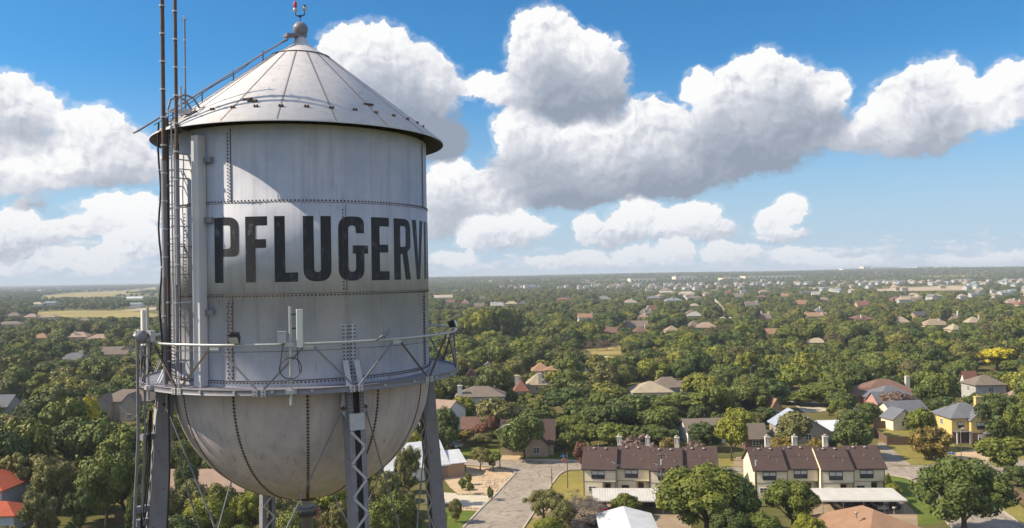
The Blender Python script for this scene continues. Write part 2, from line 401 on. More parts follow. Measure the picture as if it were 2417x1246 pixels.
# ------------------------------------------------------------------ water tower
AZ, DT = -0.2396, 25.956
TX, TY = math.sin(AZ)*DT, math.cos(AZ)*DT
TR, ER = 3.65, 4.169
TOW = Vector((-math.sin(AZ), -math.cos(AZ), 0)); RT = Vector((math.cos(AZ), -math.sin(AZ), 0))
A0 = math.degrees(math.atan2(TOW.y, TOW.x))
def tp(phi, r, z):
    """point about the tank axis: phi 0 faces the camera side, + to its right; z from the ground minus 40 m"""
    t = R(phi); return (TOW*math.cos(t)+RT*math.sin(t))*r + Vector((0, 0, z+40))
def nrm(phi): t = R(phi); return TOW*math.cos(t)+RT*math.sin(t)
def phi_at(px, r, z, lo=-95, hi=95):
    best = min((abs(project(tp(a/4, r, z)+Vector((TX, TY, 0)))[0]-px), a/4) for a in range(lo*4, hi*4))
    return best[1]
tower = thing('water_tower', 'tall grey riveted steel water tower with black lettering round its tank', 'water tower', (TX, TY, 0))
Z2, Z3, ZB, ZE, ZR = 1.954, -.37, -2.737, 3.964, -1.589

# tank shell, with lapped plates and rivets
mb = MB()
mb.lathe([(TR, ZB+40), (TR, Z3+40-.03), (TR+.012, Z3+40-.03), (TR+.012, Z2+40+.03), (TR, Z2+40+.03), (TR, ZE+40-.02)], 160)
for z in (Z2+.0, Z3+.0, ZB+.17):
    for i in range(236):
        a = i*360/236; mb.rivet(tp(a, TR+.012, z+(.05 if z > 0 else -.05)), nrm(a))
    mb.ring(TR+.006, z+40, .012, 160, 4, 1)
for z0, z1, angs, two in ((Z2+.1, ZE-.15, (-30.3, 66.2, 162, 258), 0), (Z3+.1, Z2-.1, (15.8, 88, 160, 232, 304), 0), (ZB+.25, Z3-.12, (-30.4, 65.7, 162, 258), 1)):
    for a in angs:
        n = int((z1-z0)/.088)
        for i in range(n):
            z = z0+(z1-z0)*i/n
            for da in ((-.9, .9) if two else (0,)): mb.rivet(tp(a+da+(0.35 if two and i % 2 else 0), TR+.012, z), nrm(a), .03 if two else .024)
        mb.bar(tp(a+1.3, TR+.008, z0-.05), tp(a+1.3, TR+.008, z1+.05), .016, .016, nrm(a), 1)
mb.build('tank_shell', ['tank_paint', 'rust_dark'], tower)

# bowl with twelve gores
mb = MB(); BD = 3.52
prof = [(TR*math.cos(t), ZB+40-.1-BD*math.sin(t)) for t in [math.pi/2*i/28 for i in range(28)]]+[(.28, ZB+40-.1-BD)]
mb.lathe([(TR, ZB+40)]+prof, 144)
for k in range(12):
    a = .8+30*k
    for da in (-.42, .42):
        for i in range(58):
            t = math.pi/2*(i+.7)/60
            if math.cos(t) < .12: continue
            aa = a+da/max(.35, math.cos(t))
            mb.rivet(tp(aa, TR*math.cos(t)+.002, ZB-.1-BD*math.sin(t)), nrm(a)*math.cos(t)-Vector((0, 0, math.sin(t))), .021, .016)
    pts = [tp(a, TR*math.cos(t)+.004, ZB-.1-BD*math.sin(t)-.003) for t in [math.pi/2*i/24*.97 for i in range(25)]]
    mb.tube(pts, .013, 5, 1)
for a in (-17, -8, 6, 33):
    t = .98; mb.rivet(tp(a, TR*math.cos(t), ZB-.1-BD*math.sin(t)), nrm(a)*math.cos(t)-Vector((0, 0, math.sin(t))), .035, .04, 0)
mb.build('tank_bowl', ['bowl_paint', 'rust_dark'], tower)

# cone roof with raised seams
mb = MB(); ZA = 7.02
def roof_z(r): return ZA-.03-(r-.2)*.69-(.35 if r < .2 else 0) if r < .85 else (ZA-.03-.65*.69)-(r-.85)*((ZA-.03-.65*.69-ZE)/(ER-.85))
mb.lathe([(.0, 40+ZA+.12), (.16, 40+ZA+.12), (.2, 40+ZA-.03), (.5, 40+roof_z(.5)-.02), (.85, 40+roof_z(.85)), (1.6, 40+roof_z(1.6)), (ER, 40+ZE), (ER, 40+ZE-.035)], 144)
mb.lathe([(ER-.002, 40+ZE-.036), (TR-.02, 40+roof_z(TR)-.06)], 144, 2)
mb.ring(.86, 40+roof_z(.86)+.012, .018, 72, 5, 1)
for k in range(18):
    a = -8.1+20.3*k if k else -8.1
    a = -8.1+20*k
    mb.tube([tp(a, .88, roof_z(.88)+.006), tp(a, ER-.01, ZE+.008)], .008, 5, 1)
    for i in range(40):
        r = .95+i*.081; mb.rivet(tp(a-1.6/r, r, roof_z(r)), (nrm(a)*.6+Vector((0, 0, .8))), .013, .012, 1)
for k in range(36):
    for da in (-.55, .55):
        a = k*10+2+da; mb.rivet(tp(a, 3.62, roof_z(3.62)), nrm(a)*.6+Vector((0, 0, .8)), .04, .06, 1)
for a, r in ((-21, 3.4), (-24, 3.3), (32, 3.3)):
    mb.box(tp(a, r, roof_z(r)+.03), (.28, .07, .05), Matrix.Rotation(R(a*1.0), 3, 'Z'), 1)
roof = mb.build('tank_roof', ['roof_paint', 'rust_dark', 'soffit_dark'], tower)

# finial ball on its neck
mb = MB(); mb.sphere(tp(0, 0, 7.405), .222, 16); mb.lathe([(.0, 40+7.1), (.15, 40+7.1), (.15, 40+7.16), (.10, 40+7.17), (.10, 40+7.25), (0, 40+7.25)], 20)
mb.ring(.222, 47.405, .006, 40, 5)
mb.build('finial_ball', ['steel_grey'], tower)

# painted name round the middle course
def rpoly(pts):
    """outline with rounded corners: (x, y, radius)"""
    out = []; n = len(pts)
    for i, (x, y, r) in enumerate(pts):
        if r <= 0: out.append((x, y)); continue
        p = Vector((x, y)); a = (Vector(pts[i-1][:2])-p); b = (Vector(pts[(i+1) % n][:2])-p)
        rr = min(r, a.length*.5, b.length*.5); a = p+a.normalized()*rr; b = p+b.normalized()*rr
        for k in range(7):
            t = k/6; q = a*(1-t)**2+p*2*t*(1-t)+b*t*t; out.append((q.x, q.y))
    return out
def letter(ch, w, h=1.67, t=.265, u=.235):
    e = w
    if ch == 'P': return [rpoly([(0,0,0),(t,0,0),(t,h*.40,0),(e*.55,h*.40,0),(e,h*.40,.3),(e,h,.3),(0,h,0)]), rpoly([(t,h*.40+.2,0),(e-t*.9,h*.40+.2,.09),(e-t*.9,h-.2,.09),(t,h-.2,0)])]
    if ch == 'F': return [[(0,0),(t,0),(t,h*.52),(e*.94,h*.52),(e*.94,h*.52+u*.95),(t,h*.52+u*.95),(t,h-u),(e,h-u),(e,h),(0,h)]]
    if ch == 'L': return [[(0,0),(e,0),(e,u),(t,u),(t,h),(0,h)]]
    if ch == 'U': return [rpoly([(0,0,.32),(e,0,.32),(e,h,0),(e-t,h,0),(e-t,u,.1),(t,u,.1),(t,h,0),(0,h,0)])]
    if ch == 'G': return [rpoly([(0,0,.32),(e*.86,0,.32),(e*.86,h*.42,0),(e,h*.42,0),(e,h*.55,0),(e*.46,h*.55,0),(e*.46,h*.42,0),(e*.86-t*.9,h*.42,0),(e*.86-t*.9,u,.1),(t,u,.1),(t,h-u,.1),(e*.86-t*.9,h-u,.1),(e*.86-t*.9,h*.74,0),(e*.86,h*.74,0),(e*.86,h,.32),(0,h,.32)])]
    if ch == 'E': return [[(0,0),(e,0),(e,u),(t,u),(t,h*.44),(e*.94,h*.44),(e*.94,h*.44+u*.9),(t,h*.44+u*.9),(t,h-u),(e,h-u),(e,h),(0,h)]]
    if ch == 'R': return [rpoly([(0,0,0),(t,0,0),(t,h*.42,0),(e*.48,h*.42,0),(e-t*.98,0,0),(e,0,0),(e*.78,h*.46,0),(e,h*.52,.14),(e,h,.3),(0,h,0)]), rpoly([(t,h*.42+.2,0),(e-t*.9,h*.42+.2,.09),(e-t*.9,h-.2,.09),(t,h-.2,0)])]
    if ch == 'V': return [[(e/2-t*.45,0),(e/2+t*.45,0),(e,h),(e-t*.95,h),(e/2,h*.26),(t*.95,h),(0,h)]]
    if ch == 'I': return [[(0,0),(t,0),(t,h),(0,h)]]
bm = bmesh.new()
for ch, a0, a1 in (('P',-37.1,-25.7),('F',-22.9,-13.9),('L',-11.2,-2.2),('U',-.1,10.9),('G',13.8,26.8),('E',28.4,37.7),('R',40.5,52.1),('V',53.6,65.4),('I',67.6,71.8),('L',75,84),('L',87,96),('E',99,108.3)):
    loops = letter(ch, R(a1-a0)*TR)
    flat = [Vector((x+R(a0)*TR, y-.07, 0)) for lp in loops for x, y in lp]
    polys = [[Vector((x, y, 0)) for x, y in lp] for lp in loops]
    vs = [bm.verts.new(v) for v in flat]
    for tri in tessellate_polygon(polys):
        try: bm.faces.new([vs[i] for i in tri])
        except ValueError: pass
x = R(-38)*TR
while x < R(110)*TR:
    bmesh.ops.bisect_plane(bm, geom=bm.verts[:]+bm.edges[:]+bm.faces[:], plane_co=(x, 0, 0), plane_no=(1, 0, 0), dist=1e-5); x += .11
for v in bm.verts: v.co = tp(math.degrees(v.co.x/TR), TR+.017, v.co.y)
me = bpy.data.meshes.new('painted_name'); bm.to_mesh(me); bm.free(); me.materials.append(MATS['letter_paint'])
for p in me.polygons:
    if p.normal.dot(p.center-Vector((0, 0, p.center.z))) < 0: p.flip()
nm = bpy.data.objects.new('painted_name', me); COL.objects.link(nm); nm.parent = tower

# balcony: floor ring, channel rim, trussed railing
RB = 4.5
mb = MB()
mb.lathe([(TR+.004, 40+ZB+.01), (RB-.06, 40+ZB+.01), (RB-.06, 40+ZB-.03), (TR+.004, 40+ZB-.03)], 144, close=True, sm=False)
for k in range(24): mb.bar(tp(k*15+1, TR+.02, ZB-.06), tp(k*15+1, RB-.07, ZB-.06), .05, .06)
mb.build('balcony_floor', ['steel_grey'], tower)
mb = MB()
mb.lathe([(RB-.06, 40+ZB+.06), (RB, 40+ZB+.06), (RB, 40+ZB+.045), (RB-.012, 40+ZB+.04), (RB-.012, 40+ZB-.07), (RB, 40+ZB-.075), (RB, 40+ZB-.09), (RB-.06, 40+ZB-.09)], 144, close=True)
for k in range(12):
    a = 16+30*k
    for dx in (-1.3, 1.3):
        mb.box(tp(a+dx, RB+.008, ZB-.02), (.02, .13, .16), Matrix.Rotation(R(A0+a+dx), 3, 'Z'), 1)
        for dz in (-.05, .03): mb.rivet(tp(a+dx, RB+.018, ZB-.02+dz), nrm(a+dx), .02, .012, 2)
for k in range(30): mb.box(tp(k*12+50, RB+.01, ZB-.0), (.03, .06, .06), Matrix.Rotation(R(A0+k*12+50), 3, 'Z'), 1)
mb.build('balcony_rim', ['steel_grey', 'steel_light', 'rust_dark'], tower)
mb = MB(); mb.ring(RB-.03, ZR+40, .034, 144, 10)
for k in range(12): mb.box(tp(k*30+1.2, RB-.03, ZR-.05), (.015, .26, .14), Matrix.Rotation(R(A0+k*30+1.2), 3, 'Z'))
rail = mb.build('handrail', ['galvanised'], tower)
for k in range(12):
    a = 1.2+30*k
    for s_ in (-1, 1):
        p0 = tp(a+s_*1.2, RB-.035, ZR-.05); p1 = tp(a+s_*14.2, RB-.02, ZB+.04)
        b_ = MB(); b_.bar(p0, p1, .05, .012, nrm(a)); b_.bar(p0-nrm(a)*.02, p1-nrm(a)*.02, .012, .05, nrm(a))
        b_.build('diagonal_brace', ['steel_grey' if (k*2+s_) % 3 else 'pipe_brown'], rail)
mb = MB(); mb.ring(RB-.05, ZR+40-.17, .006, 120, 5, a0=0, a1=360); mb.build('guard_wire', ['cable_black'], rail)

# four latticed legs, braced with rods
LEGA = (17.8, 107.8, 197.8, 287.8); BAT = .08
def legp(a, dz, dr=0.0, dt=0.0):
    """point on a leg dz below the balcony; dr outward, dt sideways"""
    t = R(a); out = TOW*math.cos(t)+RT*math.sin(t); tan = -TOW*math.sin(t)+RT*math.cos(t)
    return out*(3.86+BAT*dz+dr)+tan*dt+Vector((0, 0, 40+ZB-.12-dz))
BOT = 40+ZB-.12
for a in LEGA:
    mb = MB()
    for sd in (-1, 1):
        w = .215
        mb.add([legp(a, -.0, -.2, sd*w), legp(a, -.0, .2, sd*w), legp(a, BOT, .2, sd*w), legp(a, BOT, -.2, sd*w),
                legp(a, -.0, -.2, sd*(w-.014)), legp(a, -.0, .2, sd*(w-.014)), legp(a, BOT, .2, sd*(w-.014)), legp(a, BOT, -.2, sd*(w-.014))],
               [(0, 1, 2, 3), (7, 6, 5, 4), (0, 4, 5, 1), (1, 5, 6, 2), (2, 6, 7, 3), (3, 7, 4, 0)])
        for dr in (.205, -.205):    # channel flanges
            mb.add([legp(a, .0, dr-.007, sd*w), legp(a, .0, dr+.007, sd*w), legp(a, .0, dr+.007, sd*(w-.13)), legp(a, .0, dr-.007, sd*(w-.13)),
                    legp(a, BOT, dr-.007, sd*w), legp(a, BOT, dr+.007, sd*w), legp(a, BOT, dr+.007, sd*(w-.13)), legp(a, BOT, dr-.007, sd*(w-.13))],
                   [(0, 1, 2, 3), (7, 6, 5, 4), (0, 4, 5, 1), (1, 5, 6, 2), (2, 6, 7, 3), (3, 7, 4, 0)])
        for i in range(10):
            for dt in (.03, .10): mb.rivet(legp(a, .1+i*.085, .212, sd*(w-dt)), nrm(a), .02, .014, 1)
        for i in range(36): mb.rivet(legp(a, .7+i*1.0, .1*(1 if i % 2 else -1), sd*w), nrm(a+sd*90), .022, .02, 1)
    for z0 in (.58, 12.2, 24.4):       # batten plates
        for dr in (.217, -.217):
            mb.add([legp(a, z0, dr, -.2), legp(a, z0, dr, .2), legp(a, z0+.42, dr, .2), legp(a, z0+.42, dr, -.2), legp(a, z0, dr+.01, -.2), legp(a, z0, dr+.01, .2), legp(a, z0+.42, dr+.01, .2), legp(a, z0+.42, dr+.01, -.2)],
                   [(0, 1, 2, 3), (7, 6, 5, 4), (0, 4, 5, 1), (1, 5, 6, 2), (2, 6, 7, 3), (3, 7, 4, 0)], 2)
    # gusset plates and pins where the rods are hung
    for sd in (-1, 1):
        mb.add([legp(a, -.05, .0, sd*.22), legp(a, .1, .0, sd*.30), legp(a, .50, .0, sd*.36), legp(a, .72, .0, sd*.22), legp(a, -.05, .03, sd*.22), legp(a, .1, .03, sd*.30), legp(a, .50, .03, sd*.36), legp(a, .72, .03, sd*.22)],
               [(0, 1, 2, 3), (7, 6, 5, 4), (0, 4, 5, 1), (1, 5, 6, 2), (2, 6, 7, 3), (3, 7, 4, 0)], 2)
        mb.tube([legp(a, .45, -.05, sd*.30), legp(a, .45, .1, sd*.30)], .05, 10, 1)
    leg = mb.build('leg', ['steel_grey', 'rust_dark', 'steel_light'], tower)
    mb = MB(); z = 1.02; sd = -1
    while z < BOT-.5:
        for dr in (.222, -.222):
            mb.bar(legp(a, z, dr, sd*.19), legp(a, z+.41, dr, -sd*.19), .065, .01, nrm(a))
        mb.rivet(legp(a, z, .228, sd*.19), nrm(a), .018, .012, 1)
        z += .41; sd = -sd
    mb.build('lacing', ['steel_light', 'rust_dark'], leg)
    # anchor plates riveted up the shell above each leg
    mb = MB()
    for da in (-1.5, 1.5):
        mb.add([tp(a+da-1.1, TR+.02, ZB+.1), tp(a+da+1.1, TR+.02, ZB+.1), tp(a+da+1.1, TR+.02, ZB+1.55), tp(a+da-1.1, TR+.02, ZB+1.55), tp(a+da-1.1, TR+.002, ZB+.1), tp(a+da+1.1, TR+.002, ZB+.1), tp(a+da+1.1, TR+.002, ZB+1.55), tp(a+da-1.1, TR+.002, ZB+1.55)],
               [(0, 1, 2, 3), (0, 3, 7, 4), (1, 5, 6, 2), (3, 2, 6, 7)])
        for i in range(15):
            for d2 in (-.75, .75): mb.rivet(tp(a+da+d2, TR+.02, ZB+.18+i*.094), nrm(a), .026, .02, 1)
        mb.bar(tp(a+da*1.5, RB-.45, ZB), tp(a+da*1.5, TR+.12, ZB+.62), .15, .015, nrm(a), 2)
    mb.build('anchor_plate', ['tank_paint', 'rust_dark', 'steel_light'], leg)
for i in range(4):
    a, b = LEGA[i], LEGA[(i+1) % 4]
    for p, q, sa, sb in ((a, b, 1, -1), (b, a, -1, 1)):
        for z0, z1 in ((.45, 12.3), (12.4, 24.5), (24.6, BOT)):
            mb = MB(); p0 = legp(p, z0, .03, sa*.30); p1 = legp(q, z1, .03, sb*.25); d = (p1-p0).normalized()
            mb.tube([p0, p1], .022, 8); mb.tube([p0, p0+d*.28], .035, 6); mb.tube([p0+d*3.2, p0+d*3.5], .034, 6)
            mb.build('brace_rod', ['steel_grey'], tower)
    for z0 in (12.4, 24.5):
        mb = MB(); mb.bar(legp(a, z0, 0, .2), legp(b, z0, 0, -.2), .18, .22); mb.build('strut', ['steel_grey'], tower)
# riser pipe under the bowl
mb = MB(); zb = 40+ZB-.1-BD
mb.lathe([(.17, 0), (.17, zb-.42), (.30, zb-.42), (.30, zb-.36), (.17, zb-.36)], 24, 0)
mb.lathe([(.155, zb-.36), (.155, zb-.12), (.17, zb-.12)], 24, 2); mb.lathe([(.17, zb-.12), (.285, zb-.12), (.285, zb-.05), (.2, zb-.03), (.2, zb+.1)], 24, 1)
mb.lathe([(.165, zb-.62), (.25, zb-.62), (.25, zb-.56), (.165, zb-.56)], 24, 1)
mb.build('riser_pipe', ['steel_grey', 'rust_dark', 'galvanised'], tower)

# boxed level-gauge duct up the shell
mb = MB(); a = phi_at(467, 3.85, .8)
for z0, z1, r0, r1, w0 in ((-2.72, 3.72, TR+.02, TR+.28, 1.8),):
    mb.add([tp(a-w0, r0, z0), tp(a+w0, r0, z0), tp(a+w0, r1, z0), tp(a-w0, r1, z0), tp(a-w0, r0, z1), tp(a+w0, r0, z1), tp(a+w0, r1, z1), tp(a-w0, r1, z1)],
           [(0, 1, 2, 3), (7, 6, 5, 4), (0, 4, 5, 1), (1, 5, 6, 2), (2, 6, 7, 3), (3, 7, 4, 0)])
mb.bar(tp(a-2.6, TR+.03, -2.7), tp(a-2.6, TR+.03, 3.72), .05, .05, nrm(a), 1)
for z in (1.55, -.82, 3.1):
    mb.box(tp(a+3.6, TR+.06, z), (.08, .26, .14), Matrix.Rotation(R(A0+a+3.6), 3, 'Z'), 1)
mb.build('gauge_duct', ['roof_paint', 'steel_grey'], tower)

# caged ladder up the left side
lad = MB(); al_, ar_ = phi_at(404, 4.02, 1), phi_at(420, 4.02, 1); am = (al_+ar_)/2
LP = [tp(am, 4.05, 0)+ (tp(am, 4.05, 0)-tp(am, 4.05, 0)) for _ in (0,)]
def lp(z, s_, r=4.05): t = R(am); return nrm(am)*r+(-TOW*math.sin(t)+RT*math.cos(t))*(s_*.2)+Vector((0, 0, 40+z))
for s_ in (-1, 1): lad.bar(lp(-2.7, s_), lp(4.55, s_), .05, .016, nrm(am))
z = -2.5
while z < 4.4: lad.tube([lp(z, -1), lp(z, 1)], .016, 6); z += .3
for z in (-1.2, .9, 2.9):
    lad.bar(lp(z, -1, 3.66), lp(z, -1), .06, .012); lad.bar(lp(z, 1, 3.66), lp(z, 1), .12, .012)
for s_ in (-1, 1):          # hooped grab rails over the eave
    lad.tube([lp(4.5, s_), lp(4.75, s_, 3.98), lp(4.86, s_, 3.8), lp(4.8, s_, 3.55), lp(4.45, s_, 3.3)], .03, 7)
lad.build('ladder', ['steel_grey'], tower)
# conduits beside the ladder
for px, r, z0, z1, rad, mt in ((388, 4.12, -2.7, 3.2, .06, 'steel_grey'), (396, 4.1, -2.6, 4.3, .03, 'pipe_brown'), (416, 4.2, -2.3, 3.4, .045, 'steel_grey'), (408, 4.15, -1.6, 4.2, .022, 'galvanised'), (424, 3.9, -2.6, 3.6, .018, 'pipe_brown')):
    a = phi_at(px, r, .5); mb = MB(); mb.tube([tp(a, r, z0), tp(a, r, z1)], rad, 10)
    for k in range(5):
        z = z0+.5+(z1-z0-.8)*k/4; mb.tube([tp(a, r, z), tp(a, r, z+.04)], rad*1.45, 10, 1); mb.bar(tp(a, r, z+.02), tp(a, TR, z+.02), .03, .03, mi=1)
    mb.build('conduit', [mt, 'steel_light'], tower)
mb = MB(); a = phi_at(381, 4.1, 0)
mb.tube([tp(a+(.25*math.sin(k*1.3)), 4.12+.03*math.sin(k), 4.2-.35*k) for k in range(19)]+[tp(a+2, 4.0, -3.0), tp(a+4, 4.05, -5), tp(a+5, 4.5, -12)], .026, 7)
mb.build('cable', ['cable_black'], tower)
# cable tray running down outside the left leg
mb = MB(); a = phi_at(324, 4.62, -1.4)
tl = [tp(a, 4.62, -1.3), tp(a, 4.62, -4.0), legp(287.8, 4.5, .52, .0), legp(287.8, 36.5, .52, .0)]
for k in range(3): mb.bar(tl[k], tl[k+1], .05, .07, nrm(a))
tl2 = [p+RT*.17 for p in tl]
for k in range(3): mb.bar(tl2[k], tl2[k+1], .05, .05, nrm(a))
for dz in (1.3, 3.2, 3.55, 7, 11, 15, 20, 26, 32):
    mb.bar(legp(287.8, dz, .54, .1), legp(287.8, dz, .2, .0), .2, .16)
mb.build('cable_tray', ['steel_grey'], tower)
mb = MB()
for k in range(4):
    mb.tube([legp(287.8, z_, .30+.03*math.sin(z_*2+k)+.04*k, .12+.02*k) for z_ in [i*.6 for i in range(1, 62)]], .02, 5)
mb.build('cable_bundle', ['cable_black'], tower)

# the revolving roof ladder hung from the apex
mb = MB(); a = -61
p0, p1 = tp(a, .2, ZA+.20), tp(a, 4.78, roof_z(4.78)+.36)
for o_ in (-.1, .1): mb.bar(p0+RT.cross(Vector((0, 0, 1)))*0+nrm(a+90)*o_, p1+nrm(a+90)*o_, .035, .10, nrm(a+90))
k = 0
while k < 30: q = p0.lerp(p1, k/30); mb.tube([q-nrm(a+90)*.1, q+nrm(a+90)*.1], .012, 5); k += 1
mb.bar(tp(a, -.15, ZA+.20), tp(a, .5, ZA+.12), .24, .09)
for r in (1.2, 2.1, 3.0, 3.8): mb.bar(tp(a, r, roof_z(r)), tp(a, r, roof_z(r)+.30), .03, .03)
mb.build('roof_ladder', ['steel_grey'], tower)
mb = MB(); mb.tube([tp(a, r, (roof_z(r)+.20-.03*math.sin(r*4))) for r in [.4+.15*i for i in range(27)]], .01, 5); mb.build('cable', ['cable_black'], tower)

# ---- things clamped to the tower (each could be lifted away)
def Tw(v): return v+Vector((TX, TY, 0))
# twin aviation lamps over the finial
t = thing('aviation_light', 'double red and clear aviation lamp on a forked stem above the finial ball', 'lamp', Tw(tp(0, 0, 7.63)))
mb = MB(); mb.tube([(0, 0, 0), (0, 0, .13)], .012, 8); mb.lathe([(.0, .13), (.03, .13), (.05, .19), (.0, .21)], 12)
F_ = RT
mb.tube([F_*-.13+Vector((0, 0, .19)), F_*-.05+Vector((0, 0, .16)), F_*.05+Vector((0, 0, .18)), F_*.13+Vector((0, 0, .22))], .018, 8)
mb.tube([F_*-.13+Vector((0, 0, .19)), F_*-.14+Vector((0, 0, .28))], .012, 6); mb.tube([F_*.13+Vector((0, 0, .22)), F_*.12+Vector((0, 0, .34))], .012, 6)
mb.build('stem', ['lamp_black'], t)
simple('globe_grey', (.42, .46, .48), .35, .5); simple('lens_red', (.55, .02, .03), .25, .5, 0, .05)
for sx, zz in ((-.14, .34), (.125, .40)):
    mb = MB(); mb.sphere(F_*sx+Vector((0, 0, zz)), .068, 10, 0, (1, 1, 1.2)); mb.build('lamp_base', ['globe_grey'], t)
mb = MB(); mb.lathe([(.0, .60), (.035, .59), (.052, .55), (.052, .42), (.045, .40), (0, .40)], 16, c=(F_.x*-.14, F_.y*-.14)); mb.build('red_lens', ['lens_red'], t)
mb = MB(); mb.lathe([(.0, .50), (.04, .50), (.065, .47), (.05, .455), (0, .455)], 16, c=(F_.x*.125, F_.y*.125)); mb.build('lamp_cap', ['lamp_black'], t)

# whip antennas at the left of the roof
def whip(px, r, z0, z1, rad, label, twin=None, spikes=False, split=None):
    a = phi_at(px, r, z0 if z0 > 1 else 2); t = thing('whip_antenna', label, 'antenna', Tw(tp(a, r, z0)))
    o = tp(a, r, z0); L = z1-z0
    mb = MB()
    if split:
        mb.tube([(0, 0, 0), (0, 0, split)], rad*1.15, 10, 1)
    mb.tube([(0, 0, split or 0), (0, 0, L)], rad, 10, 0)
    mb.build('mast', [('pipe_brown' if not spikes else 'steel_grey'), 'steel_grey'], t)
    k = .5
    while k < L:
        mb = MB(); mb.tube([(0, 0, k), (0, 0, k+.04)], rad*1.5, 10); mb.build('clamp', ['galvanised'], t); k += .72
    if twin:
        z = twin; mb = MB(); q = RT*(.13 if px > 400 else -.10)
        mb.tube([q*-.6+Vector((0, 0, z)), q*1.8+Vector((0, 0, z))], .03, 8); mb.tube([q+Vector((0, 0, z-.06)), q+Vector((0, 0, z+1.9))], .022, 8)
        mb.tube([TOW*.12+Vector((0, 0, z)), TOW*-.12+Vector((0, 0, z))], .02, 6)
        mb.build('side_element', ['steel_light'], t)
    if spikes:
        mb = MB()
        for k in range(4): mb.tube([(0, 0, L-.02), (.12*math.cos(k*1.57), .12*math.sin(k*1.57), L+.02)], .008, 5)
        mb.tube([(0, 0, L-.06), (0, 0, L+.12)], .016, 6); mb.build('ground_plane', ['steel_light'], t)
        mb = MB(); mb.box((0, 0, .06), (.3, .2, .12)); mb.tube([(-.12, 0, .1), (-.12, 0, .75)], .03, 8); mb.build('mount', ['steel_light'], t)
    return t
whip(388, 4.3, .1, 11.0, .052, 'tallest brown whip antenna mast, outermost at the left of the tank', 7.45, False, 3.0)
whip(419, 4.2, -.1, 11.0, .045, 'brown whip antenna mast with dark cable, beside the top of the ladder', 8.1, False, 3.2)
whip(438, 3.75, 4.35, 6.85, .022, 'short thin whip antenna with spiked top standing on the roof edge', None, True)

# panel antennas clamped to the balcony rail
def panel(px, z_top, flip, label):
    a = phi_at(px, RB+.06, -2); t = thing('panel_antenna', label, 'antenna', Tw(tp(a, RB+.06, ZB)), R(A0+a+90))
    # local: x to the right seen from outside, -y outward
    mb = MB(); mb.tube([(0, 0, -.32), (0, 0, z_top)], .035, 12); mb.build('mast_pipe', ['galvanised'], t)
    for z in (0, ZR-ZB): mb = MB(); mb.box((0, .03, z), (.26, .1, .12)); mb.box((0, -.045, z), (.14, .06, .1)); mb.build('clamp', ['steel_light'], t)
    x = flip; mb = MB(); mb.add([], [])
    w, d, h = .16, .2, .92; z0 = z_top-1.0
    prof = [(-w/2, .06), (-w/2, -.03), (-w*.35, -.07), (w*.35, -.07), (w/2, -.03), (w/2, .06)]
    mb.prism([(px_+x*.22, y) for px_, y in prof], z0, z0+h); 
    pn = mb.build('panel', ['panel_white'], t)
    mb = MB(); mb.box((x*.22, .075, z0+h/2), (w*.8, .03, h*.94)); mb.build('back_tray', ['panel_side'], pn)
    for z in (z0+.12, z0+.46, z0+.80): mb = MB(); mb.box((x*.11, .03, z), (.2, .03, .03)); mb.build('bracket', ['lamp_black'], t)
    mb = MB(); mb.box((-x*.2, .02, .62+ZR-ZB-.45), (.2, .12, .24)); mb.box((-x*.2, .02, .62+ZR-ZB-.31), (.22, .14, .03)); mb.build('radio_box', ['steel_light'], t)
    mb = MB(); zz = .62+ZR-ZB-.57
    mb.tube([(-x*.17, .02, zz), (-x*.19, .0, zz-.15), (-x*.24, -.02, zz-.5), (-x*.26, -.03, zz-.7)], .012, 6)
    cx, cz, rr = 0, zz-.62, .26
    mb.tube([(cx+rr*math.cos(k*.35), -.05-.0006*k, cz+rr*math.sin(k*.35)) for k in range(38)], .012, 6)
    mb.tube([(x*.16, .0, z0), (x*.17, .0, z0-.3), (x*.22, -.02, z0-.62)], .011, 6)
    mb.build('cable_coil', ['cable_black'], t)
    return t
panel(686, ZR-ZB+.93, 1, 'white panel antenna on a pole with coiled cable, on the near railing')
panel(349, ZR-ZB+.93, -1, 'white panel antenna on a pole at the left end of the railing')
# drum of the microwave dish at the left
a = phi_at(338, 4.75, -1.4); t = thing('dish_antenna', 'dark shrouded dish antenna hung outside the left end of the railing', 'antenna', Tw(tp(a, 4.7, -1.42)))
mb = MB(); q = nrm(a-50)
mb.tube([q*-.05, q*.02, q*.16], [.03, .17, .17], 24); mb.build('drum', ['steel_grey'], t)
mb = MB(); mb.tube([Vector((0, 0, 0)), tp(a, RB-.03, ZR)-tp(a, 4.7, -1.42)], .03, 8); mb.build('mount_arm', ['steel_light'], t)

